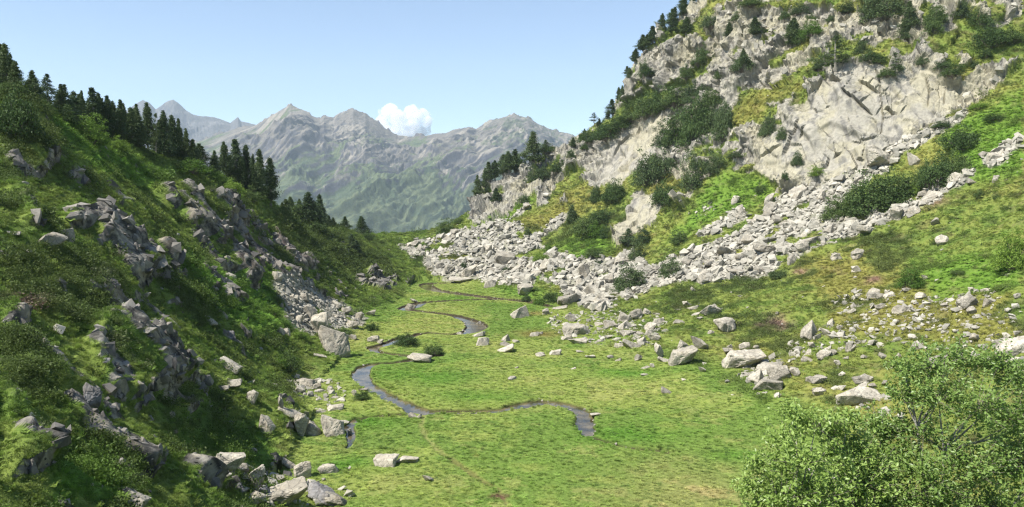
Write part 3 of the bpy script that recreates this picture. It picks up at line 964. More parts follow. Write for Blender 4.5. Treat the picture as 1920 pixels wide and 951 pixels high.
def make_ground_mat():
    m, nt, N, L, b = new_mat('alpine_ground')
    geo = nd(nt, 'ShaderNodeNewGeometry')
    vec = geo.outputs['Position']
    at = nd(nt, 'ShaderNodeAttribute', attribute_name='gcol')
    rk_ = nd(nt, 'ShaderNodeAttribute', attribute_name='rock')
    big, fine, crack = rock_shading(nt, vec, 0.55)
    g1 = noise_node(nt, vec, 2.2, 5, 0.7)
    g2 = noise_node(nt, vec, 9.0, 3, 0.6)
    kg = mixc(nt, mapr(nt, g1, 0.32, 0.68, 0, 1), (0.66, 0.72, 0.6), (1.28, 1.22, 1.2))
    kr = mixc(nt, mapr(nt, fine, 0.3, 0.7, 0, 1), (0.78, 0.78, 0.78), (1.16, 1.16, 1.15))
    st_ = nd(nt, 'ShaderNodeMapping')
    st_.inputs['Scale'].default_value = (0.9, 0.9, 0.28)
    st_.inputs['Rotation'].default_value = (0, R(-22), 0)
    L.new(vec, st_.inputs['Vector'])
    sl_ = nd(nt, 'ShaderNodeMapping')
    sl_.vector_type = 'TEXTURE'
    sl_.inputs['Rotation'].default_value = (0, R(44), 0)
    sl_.inputs['Scale'].default_value = (2.0, 1.0, 0.8)
    L.new(vec, sl_.inputs['Vector'])
    sx_ = nd(nt, 'ShaderNodeSeparateXYZ')
    L.new(vec, sx_.inputs[0])
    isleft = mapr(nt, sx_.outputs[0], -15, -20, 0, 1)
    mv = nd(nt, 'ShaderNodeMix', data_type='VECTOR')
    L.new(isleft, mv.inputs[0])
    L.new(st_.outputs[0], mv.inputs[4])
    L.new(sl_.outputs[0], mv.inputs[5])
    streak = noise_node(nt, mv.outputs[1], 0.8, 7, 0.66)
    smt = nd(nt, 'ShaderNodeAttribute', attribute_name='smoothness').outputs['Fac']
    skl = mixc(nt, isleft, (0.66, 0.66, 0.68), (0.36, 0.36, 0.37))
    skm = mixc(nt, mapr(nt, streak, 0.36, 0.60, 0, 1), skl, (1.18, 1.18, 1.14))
    kr = mixc(nt, 1.0, kr, mixc(nt, math_node(nt, 'MULTIPLY', smt, 0.7), skm, (1, 1, 1)), 'MULTIPLY')
    k = mixc(nt, rk_.outputs['Fac'], kg, kr)
    L.new(mixc(nt, 1.0, at.outputs['Color'], k, 'MULTIPLY'), b.inputs['Base Color'])
    b.inputs['Roughness'].default_value = 0.92
    b.inputs['Specular IOR Level'].default_value = 0.15
    hg = math_node(nt, 'ADD', math_node(nt, 'MULTIPLY', g1, 0.8), math_node(nt, 'MULTIPLY', g2, 0.25))
    hr = math_node(nt, 'ADD', math_node(nt, 'MULTIPLY', fine, 0.5), math_node(nt, 'MULTIPLY', streak, 1.3))
    mx = nd(nt, 'ShaderNodeMix', data_type='FLOAT')
    L.new(rk_.outputs['Fac'], mx.inputs[0])
    L.new(hg, mx.inputs[2])
    L.new(hr, mx.inputs[3])
    hh = math_node(nt, 'MULTIPLY', mx.outputs[0], math_node(nt, 'SUBTRACT', 1.0, math_node(nt, 'MULTIPLY', smt, 0.72)))
    bump(nt, hh, 0.9, 0.35, b)
    return m


ground = tag(link('ground', me, make_ground_mat()), 'grassy alpine valley floor and hillsides with bare cliffs', kind='structure')

# normals of the finished ground, and a look-up from photo position to the ground seen there
Gf = P.reshape(len(azs), NR, 3)
NF = grid_normals(Gf).reshape(-1, 3)
UF, VF, DF = project(P)
BIN = 4
ZW, ZH = 1920 // BIN, 952 // BIN
inb = np.nonzero((UF > 0) & (UF < 1919) & (VF > 0) & (VF < 951) & (DF > 3))[0]
bi = (VF[inb] // BIN).astype(int) * ZW + (UF[inb] // BIN).astype(int)
order = np.lexsort((DF[inb], bi))
sb, sv_ = bi[order], inb[order]
starts = np.searchsorted(sb, np.arange(ZW * ZH))
ends = np.searchsorted(sb, np.arange(ZW * ZH), side='right')


def hit(u, v):
    """index of the ground vertex seen at (u, v); walks down out of the sky"""
    u = min(max(u, 2), 1917)
    v = min(max(v, 2), 948)
    for k in range(40):
        b = int(v // BIN) * ZW + int(u // BIN)
        s, e = starts[b], ends[b]
        if e > s:
            c = sv_[s:e]
            c = c[DF[c] < DF[c[0]] * 1.03 + 1]
            return int(c[np.argmin((UF[c] - u) ** 2 + (VF[c] - v) ** 2)])
        v = min(v + BIN, 949)
    return int(sv_[starts[-1] - 1])


# which vertices of the ground are in sight (roughly): for spreading small plants and stones
fr = np.zeros(len(P), bool)
zb = np.where(ends > starts, DF[sv_[np.minimum(starts, len(sv_) - 1)]], 1e9)
fr[inb] = DF[inb] < zb[bi] * 1.08 + 2
# area around every vertex
ga_, gb_ = np.gradient(Gf, axis=0), np.gradient(Gf, axis=1)
AREA = np.linalg.norm(np.cross(ga_, gb_), axis=2).ravel()

# ------------------------------------------------------------------ water in the stream
wv, wf = [], []
for s in stream_pts:
    T = np.gradient(s[:, :2], axis=0)
    T /= np.linalg.norm(T, axis=1)[:, None] + 1e-9
    Nn = np.stack([-T[:, 1], T[:, 0]], 1)
    w = s[:, 2:3] * 0.5 + 0.45
    o = len(wv)
    dz = 0.004 * len(wf) / 200
    for i in range(len(s)):
        for sg in (1, -1):
            pxy = s[i, :2] + Nn[i] * w[i] * sg
            wv.append((pxy[0], pxy[1], -0.24 - dz))
    for i in range(len(s) - 1):
        wf.append((o + 2 * i, o + 2 * i + 1, o + 2 * i + 3, o + 2 * i + 2))
mw, nt, N, L, b = new_mat('stream_water')
b.inputs['Base Color'].default_value = (0.045, 0.042, 0.025, 1)
b.inputs['Roughness'].default_value = 0.05
b.inputs['Specular IOR Level'].default_value = 0.38
b.inputs['Transmission Weight'].default_value = 0.0
geo = nd(nt, 'ShaderNodeNewGeometry')
bump(nt, noise_node(nt, geo.outputs['Position'], 3.0, 3, 0.6), 0.25, 0.06, b)
L.new(mixc(nt, mapr(nt, noise_node(nt, geo.outputs['Position'], 0.5, 3, 0.6), 0.4, 0.65, 0, 1), (0.035, 0.03, 0.018), (0.14, 0.11, 0.06)), b.inputs['Base Color'])
tag(link('stream_water', mesh_np('stream_water', np.array(wv), np.array(wf), True), mw), 'narrow clear stream winding through the meadow', kind='structure')

# ------------------------------------------------------------------ the mountains beyond the valley
CREST_A = [(-900,400),(0,330),(200,300),(300,284),(380,262),(440,242),(480,234),(500,222),(525,206),(545,196),(565,204),(590,219),(600,221),(607,217),(625,220),(632,215),(645,210),(662,204),(672,208),(685,212),(692,218),(705,226),(722,240),(745,253),(770,256),(800,254),(815,250),(835,249),(850,243),(868,240),(880,237),(893,241),(910,230),(935,222),(950,218),(968,215),(990,221),(1010,232),(1035,244),(1062,249),(1100,262),(1200,300),(1400,350),(1920,380),(3000,400)]
CREST_B = [(-900,300),(0,250),(200,226),(240,205),(255,194),(268,187),(280,192),(292,205),(300,199),(312,190),(325,186),(336,194),(350,207),(362,214),(372,217),(400,219),(410,222),(432,230),(440,224),(446,219),(452,227),(500,238),(700,300),(1000,330),(1920,390),(3000,400)]


def crest(line, Y):
    L_ = [at_y(u, v, Y) for u, v in line]
    return np.array([math.atan2(p[0], p[1]) for p in L_]), np.array([(p[2] - CAM_H) / p[1] for p in L_])


NMA, NMR = 980, 560
maz = np.concatenate([np.linspace(-55, -27, 60, endpoint=False), np.linspace(-27, 7, NMA - 120, endpoint=False), np.linspace(7, 55, 60)]) * math.pi / 180
mY = np.concatenate([np.linspace(680, 2300, 40, endpoint=False), np.linspace(2300, 4500, 400, endpoint=False), np.linspace(4500, 7600, NMR - 440)])
MA, MY = np.meshgrid(maz, mY, indexing='ij')
MX = np.tan(MA) * MY
ca, cs = crest(CREST_A, 4300)
cb, cbs = crest(CREST_B, 6500)
HA = CAM_H + np.interp(MA, ca, cs) * 4300
HB = CAM_H + np.interp(MA, cb, cbs) * 6500
tA = (MY - 2250) / (4300 - 2250)
FA = np.where(tA < 1, -230 + (HA + 230) * np.clip(tA, 0, 1) ** 1.12, HA - (MY - 4300) * 0.42)
tB = (MY - 4700) / (6500 - 4700)
FB = np.where(tB < 1, -200 + (HB + 200) * np.clip(tB, 0, 1) ** 1.1, HB - (MY - 6500) * 0.3)
MZ = np.maximum(FA, FB)
MZ = np.where(MY < 2250, -205 - 25 * sstep(700, 2250, MY), MZ)
MZ = np.maximum(MZ, -235)
S = MX - 0.5 * (MY - 4300)
wr = fbm(np.stack([MX.ravel() / 500, MY.ravel() / 500, MY.ravel() * 0], 1).astype(f32), 3, 301).reshape(MX.shape)
q3 = lambda a, b_, s: np.stack([((S + wr * 130) / a).ravel(), ((MY + wr * 160) / b_).ravel(), np.full(MX.size, s)], 1).astype(f32)
env = np.clip(np.where(tA < 1, tA * (1 - tA) * 4, np.clip((MY - 4700) / 900, 0, 1) * np.clip((6500 - MY) / 700, 0, 1)), 0, 1)
env2 = np.clip(np.where(tA < 1, 1 - tA, np.abs(6500 - MY) / 1500) * 7, 0.10, 1) * np.clip(tA * 3, 0, 1)
g1 = ridged(q3(620, 1500, .3), 3, 311).reshape(MX.shape)
g2 = ridged(q3(190, 520, .7), 4, 321).reshape(MX.shape)
g3 = ridged(q3(55, 130, .9), 4, 331).reshape(MX.shape)
g4 = fbm(q3(16, 26, .2), 3, 341).reshape(MX.shape)
MZ = MZ + (g1 - 0.25) * 175 * env + (g2 - 0.3) * 60 * env2 * np.clip(0.3 + env, 0, 1) + (g3 - 0.3) * 22 * env2 + g4 * 7 * np.clip(env2, .35, 1)
MG = np.stack([MX, MY, MZ], 2)
MNrm = grid_normals(MG).reshape(-1, 3)
mp = MG.reshape(-1, 3).astype(f32)
mn1 = fbm(q3(240, 420, .5), 4, 351)
mn2 = fbm(q3(38, 170, .6), 4, 352)
mn3 = fbm(q3(26, 26, .1), 4, 353)
hgt = mp[:, 2]
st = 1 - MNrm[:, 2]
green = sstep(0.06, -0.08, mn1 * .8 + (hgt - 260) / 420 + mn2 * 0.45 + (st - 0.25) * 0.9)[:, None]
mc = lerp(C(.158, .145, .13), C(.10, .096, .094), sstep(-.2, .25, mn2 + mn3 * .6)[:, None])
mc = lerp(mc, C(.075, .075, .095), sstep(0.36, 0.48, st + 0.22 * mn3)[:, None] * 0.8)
mc = lerp(mc, C(.30, .27, .225), (sstep(0.14, 0.26, mn2 - 0.3 * mn1) * sstep(0.45, 0.3, st))[:, None] * 0.7)
gg = lerp(C(.085, .115, .05), C(.045, .075, .035), sstep(-.15, .2, mn3 + mn1)[:, None])
mc = lerp(mc, gg, green * 0.85)
mc = lerp(mc, C(.07, .10, .04), (sstep(0.0, 0.2, mn3) * (hgt > 300) * (MX.ravel() > -150))[:, None] * 0.5)
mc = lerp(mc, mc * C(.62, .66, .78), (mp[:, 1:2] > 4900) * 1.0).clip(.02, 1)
idx = np.arange(MX.size).reshape(MX.shape)
F = np.stack([idx[:-1, :-1], idx[1:, :-1], idx[1:, 1:], idx[:-1, 1:]], -1).reshape(-1, 4)
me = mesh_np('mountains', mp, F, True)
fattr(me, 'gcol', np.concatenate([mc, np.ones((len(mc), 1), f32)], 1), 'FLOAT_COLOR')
mm, nt, N, L, b = new_mat('mountain_side')
at = nd(nt, 'ShaderNodeAttribute', attribute_name='gcol')
geo = nd(nt, 'ShaderNodeNewGeometry')
nz = noise_node(nt, geo.outputs['Position'], 0.045, 8, 0.78)
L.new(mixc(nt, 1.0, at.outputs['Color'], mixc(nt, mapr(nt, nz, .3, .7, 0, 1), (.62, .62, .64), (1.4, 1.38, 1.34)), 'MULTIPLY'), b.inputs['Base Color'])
b.inputs['Roughness'].default_value = 1.0
bump(nt, nz, 0.6, 18.0, b)
tag(link('mountains', me, mm), 'distant grey green mountain range fading in haze', kind='structure')

# ------------------------------------------------------------------ one small cumulus behind the ridge
bm = bmesh.new()
for du, dv, rr_ in ((-36, 4, 15), (-26, -10, 17), (-40, 20, 14), (-14, 0, 18), (4, 4, 16), (14, -8, 17), (24, 0, 14), (34, -4, 15), (42, 6, 11), (36, 20, 14), (14, 18, 18), (-8, 20, 20), (-28, 22, 18), (26, 34, 18), (0, 36, 22), (-28, 38, 20), (-46, 2, 8), (-44, -12, 6)):
    c = at_y(758 + du, 222 + dv, 9600 + random.uniform(-90, 90))
    r_ = rr_ * 9600 / FPX
    r0 = bmesh.ops.create_icosphere(bm, subdivisions=4, radius=r_)
    for v_ in r0['verts']:
        v_.co.y *= 0.9
    bmesh.ops.translate(bm, verts=r0['verts'], vec=c)
cv = np.array([v_.co[:] for v_ in bm.verts], dtype=f32)
me = bpy.data.meshes.new('cloud')
bm.to_mesh(me)
bm.free()
cen_c = cv.mean(0)
dv_ = fbm(cv / 55, 4, 401)[:, None] * 30 + fbm(cv / 18, 2, 402)[:, None] * 10
dirn = (cv - cen_c)
dirn /= np.linalg.norm(dirn, axis=1)[:, None]
me.vertices.foreach_set('co', (cv + dirn * dv_).astype(f32).ravel())
me.update()
mcl = bpy.data.materials.new('cloud_vapour')
mcl.use_nodes = True
nt = mcl.node_tree
nt.nodes.remove(nt.nodes['Principled BSDF'])
pv = nd(nt, 'ShaderNodeVolumePrincipled')
pv.inputs['Color'].default_value = (1, 1, 1, 1)
pv.inputs['Density'].default_value = 0.03
pv.inputs['Anisotropy'].default_value = 0.0
gp = nd(nt, 'ShaderNodeNewGeometry')
cn = noise_node(nt, gp.outputs['Position'], 0.011, 5, 0.6)
nt.links.new(mapr(nt, cn, 0.36, 0.62, 0.0, 0.03), pv.inputs['Density'])
nt.links.new(pv.outputs[0], nt.nodes['Material Output'].inputs['Volume'])
tag(link('cloud', me, mcl), 'small white puffy cloud rising behind the mountain ridge', kind='stuff')

# ------------------------------------------------------------------ the air between here and the mountains
hz = bpy.data.meshes.new('haze')
bm = bmesh.new()
bmesh.ops.create_cube(bm, size=1.0)
bmesh.ops.scale(bm, vec=(17000, 8200, 1600), verts=bm.verts)
bmesh.ops.translate(bm, vec=(0, 3900, -245 + 800), verts=bm.verts)
bm.to_mesh(hz)
bm.free()
mh = bpy.data.materials.new('haze_air')
mh.use_nodes = True
nt = mh.node_tree
nt.nodes.remove(nt.nodes['Principled BSDF'])
pv = nd(nt, 'ShaderNodeVolumePrincipled')
pv.inputs['Color'].default_value = (0.76, 0.89, 1.0, 1)
pv.inputs['Density'].default_value = 0.000064
pv.inputs['Anisotropy'].default_value = 0.0
nt.links.new(pv.outputs[0], nt.nodes['Material Output'].inputs['Volume'])
tag(link('haze', hz, mh), 'pale summer haze in the valley air', kind='stuff')

# ------------------------------------------------------------------ labels: which one is meant
LANDMARKS = [
 ('split boulder left of the stream', 624, 643), ('lone boulder standing in the meadow', 974, 587),
 ('grey rock lying across the stream', 786, 672), ('largest white block', 1390, 672),
 ('pale rounded block on the right grass slope', 1356, 609), ('boulder pile by the right meadow', 1440, 712),
 ('long pale slab behind the front shrubs', 1612, 745), ('left edge of the great cliff slab', 1430, 300),
 ('leaning slab in the grass below the cliff', 1200, 410), ('far mouth of the valley', 770, 470),
 ('left hillside rockfall', 600, 580), ('white rock on the upper left hillside', 101, 466),
 ('pair of flat rocks in the front meadow', 741, 865), ('white boulders at the bottom edge', 560, 930),
 ('broad dark thicket on the right slope', 1680, 350), ('round bush on the right grass slope', 1709, 515),
 ('big stream bend in the middle meadow', 680, 705), ('right end of the stream', 1110, 785),
 ('dark shrub among the middle boulders', 1183, 517), ('grass ledge of the right cliff', 1440, 205),
 ('tall pine on the right skyline', 1003, 270), ('bright green bush in the far boulder field', 1017, 478),
 ('summit skyline of the right cliff', 1250, 50), ('purple heather patch on the right slope', 1460, 608),
 ('rock knob ending the left hillside', 730, 540), ('right cliff foot', 1560, 340),
 ('upper right corner cliffs', 1860, 60), ('rock rib above the side stream', 558, 795),
 ('red wet rock face on the left hillside', 500, 460), ('overhanging dark crag on the left', 240, 680),
]
USED = {}


def place_word(du, dv):
    a = math.degrees(math.atan2(-dv, du))
    names = ['right of', 'up-right of', 'above', 'up-left of', 'left of', 'down-left of', 'below', 'down-right of']
    return names[int(((a + 22.5) % 360) // 45)]


ORD = ['', 'second ', 'third ', 'fourth ', 'fifth ', 'sixth ', 'seventh ', 'eighth ', 'ninth ', 'tenth ']
PENDING = []


def auto_label(o, what, u, v):
    """describe by the nearest landmark; resolved together at the end so that ranks are true"""
    d = [((lu - u) ** 2 + ((lv - v) * 1.3) ** 2, n, lu, lv) for n, lu, lv in LANDMARKS]
    dd, n, lu, lv = min(d)
    if dd < 14 ** 2:
        d.sort()
        dd, n, lu, lv = d[1]
    PENDING.append((what, place_word(u - lu, v - lv), n, dd, o))


def resolve_labels():
    groups = {}
    for p_ in PENDING:
        groups.setdefault(p_[:3], []).append(p_)
    for (what, w, n), lst in groups.items():
        lst.sort(key=lambda t: t[3])
        for i, p_ in enumerate(lst):
            art = what if i == 0 else ORD[min(i, 9)].strip() + ' ' + what
            tail = f'{w} the {n}' if w != 'above' or True else ''
            p_[4]['label'] = (f'{art} {tail}' if i == 0 and len(lst) == 1 else (f'nearest {what} {tail}' if i == 0 else f'{ORD[min(i, 9)].strip()}-nearest {what} {tail}'))


# ------------------------------------------------------------------ stones
def hull_mesh(rng, n, ratio, hi):
    bm = bmesh.new()
    p = rng.normal(size=(n, 3))
    p /= np.linalg.norm(p, axis=1)[:, None]
    p = np.sign(p) * np.abs(p) ** rng.uniform(0.55, 0.9) * rng.uniform(0.72, 1.0, (n, 1))
    p *= np.array([1, rng.uniform(0.65, 0.95), ratio])
    # shear gives slanting sides and points
    p[:, 0] += p[:, 2] * rng.uniform(-0.5, 0.5)
    p[:, 2] += p[:, 0] * rng.uniform(-0.25, 0.25) * ratio
    for q_ in p:
        bm.verts.new(q_)
    r = bmesh.ops.convex_hull(bm, input=bm.verts)
    bmesh.ops.delete(bm, geom=[g for g in r['geom_interior'] if isinstance(g, bmesh.types.BMVert)], context='VERTS')
    bmesh.ops.dissolve_limit(bm, angle_limit=R(16), verts=bm.verts, edges=bm.edges)
    if hi:
        bmesh.ops.bevel(bm, geom=bm.edges[:], offset=0.035, segments=1, affect='EDGES')
        bmesh.ops.triangulate(bm, faces=bm.faces)
        for _ in range(3 if hi > 1 else 2):
            bmesh.ops.subdivide_edges(bm, edges=[e for e in bm.edges if e.calc_length() > 0.12], cuts=1, use_grid_fill=False)
            bmesh.ops.triangulate(bm, faces=bm.faces)
    bmesh.ops.triangulate(bm, faces=bm.faces)
    V_ = np.array([v_.co[:] for v_ in bm.verts])
    bm.verts.index_update()
    F_ = np.array([[v_.index for v_ in f.verts] for f in bm.faces])
    bm.free()
    if hi:
        Nn = V_ / (np.linalg.norm(V_ / np.array([1, 1, ratio]), axis=1)[:, None] + 1e-6)
        sd_ = int(rng.integers(1000))
        w = np.stack([vnoise((V_ * 1.5 + 9).astype(f32), sd_ + k) for k in range(3)], 1) * 0.2
        cen, rr_, f1, f2 = voro(((V_ + w) * 2.4 + 40).astype(f32), sd_)
        dsp = (rr_[:, 0] - .5) * 0.10 + fbm((V_ * 6 + 30).astype(f32), 3, sd_) * 0.035 - (1 - sstep(0, .12, f2 - f1)) * 0.03
        V_ = V_ + Nn * dsp[:, None] * (0.6 + 0.4 * ratio)
    mn, mx_ = V_.min(0), V_.max(0)
    V_ = V_ - (mn + mx_) / 2 * np.array([1, 1, 0]) - np.array([0, 0, mn[2]])
    V_ = V_ / (mx_ - mn)          # unit box standing on its base
    return V_, F_


rngr = np.random.default_rng(5)
HI = {k: [hull_mesh(rngr, n, r_, 2) for n in (13, 16, 19, 15)] for k, r_ in (('block', 0.75), ('slab', 0.30), ('tall', 1.15))}
MID = {k: [hull_mesh(rngr, n, r_, 1) for n in (11, 13, 15, 18, 14)] for k, r_ in (('block', 0.7), ('slab', 0.32), ('tall', 1.1))}
LO = [hull_mesh(rngr, int(rngr.integers(9, 15)), float(rngr.uniform(0.3, 0.8)), 0) for _ in range(26)]
HIM = {k: [mesh_np('boulder', V_, F_) for V_, F_ in l] for k, l in HI.items()}
MIDM = {k: [mesh_np('boulder', V_, F_) for V_, F_ in l] for k, l in MID.items()}
HIMD = {k: [m_.copy() for m_ in l] for k, l in HIM.items()}
for d_, mt in ((HIM, M_ROCK), (MIDM, M_ROCK), (HIMD, M_ROCKD)):
    for l in d_.values():
        for m_ in l:
            m_.materials.append(mt)


def boulder(u, v, w, h, label=None, what=None, dark=False, shape=None, group=None, rot=None):
    i = hit(u, v + h * 0.42)
    dep = float(DF[i])
    wm = w * dep / FPX
    ratio = h / w
    shape = shape or ('slab' if ratio < 0.52 else ('tall' if ratio > 1.0 else 'block'))
    hp = max(h - 0.12 * w, 0.45 * h) * 1.28
    hm = hp * dep / FPX
    lib = HIMD if dark else (HIM if w > 38 else MIDM)
    me_ = lib[shape][int(rngr.integers(len(lib[shape])))]
    o = bpy.data.objects.new('boulder' if shape != 'slab' else 'rock_slab', me_)
    col.objects.link(o)
    sink = 0.22
    tot = hm / (1 - sink)
    dm = wm * 0.8
    p_ = P[i]
    n_ = NF[i]
    o.scale = (wm * 1.06, dm, tot)
    tilt = 0.55 if shape == 'slab' else 0.3
    o.rotation_euler = (math.atan2(-n_[1], n_[2]) * tilt + rngr.uniform(-.07, .07), math.atan2(n_[0], n_[2]) * tilt + rngr.uniform(-.07, .07),
                        rot if rot is not None else rngr.choice([0, math.pi]) + rngr.uniform(-.35, .35))
    vx, vy = p_[0], p_[1]
    L_ = math.hypot(vx, vy)
    off = dm * 0.3
    gx, gy = vx + vx / L_ * off, vy + vy / L_ * off
    # ground height under its middle
    gz = p_[2] + max(0, -(n_[0] * vx / L_ + n_[1] * vy / L_)) / max(n_[2], .35) * off * 0.7
    o.location = (gx, gy, gz - sink * tot)
    o['kind'] = 'thing'
    o['category'] = 'boulder' if shape != 'slab' else 'rock slab'
    if group:
        o['group'] = group
    if label:
        o['label'] = label
        LANDMARK_EXTRA.append((label, u, v))
    else:
        if what is None:
            size = 'large' if w > 70 else ('small' if w < 42 else 'mid-sized')
            sh = {'slab': 'flat', 'tall': 'upright', 'block': 'blocky'}[shape]
            what = f'{size} {"dark" if dark else "pale"} {sh} rock'
        auto_label(o, what, u, v)
    return o


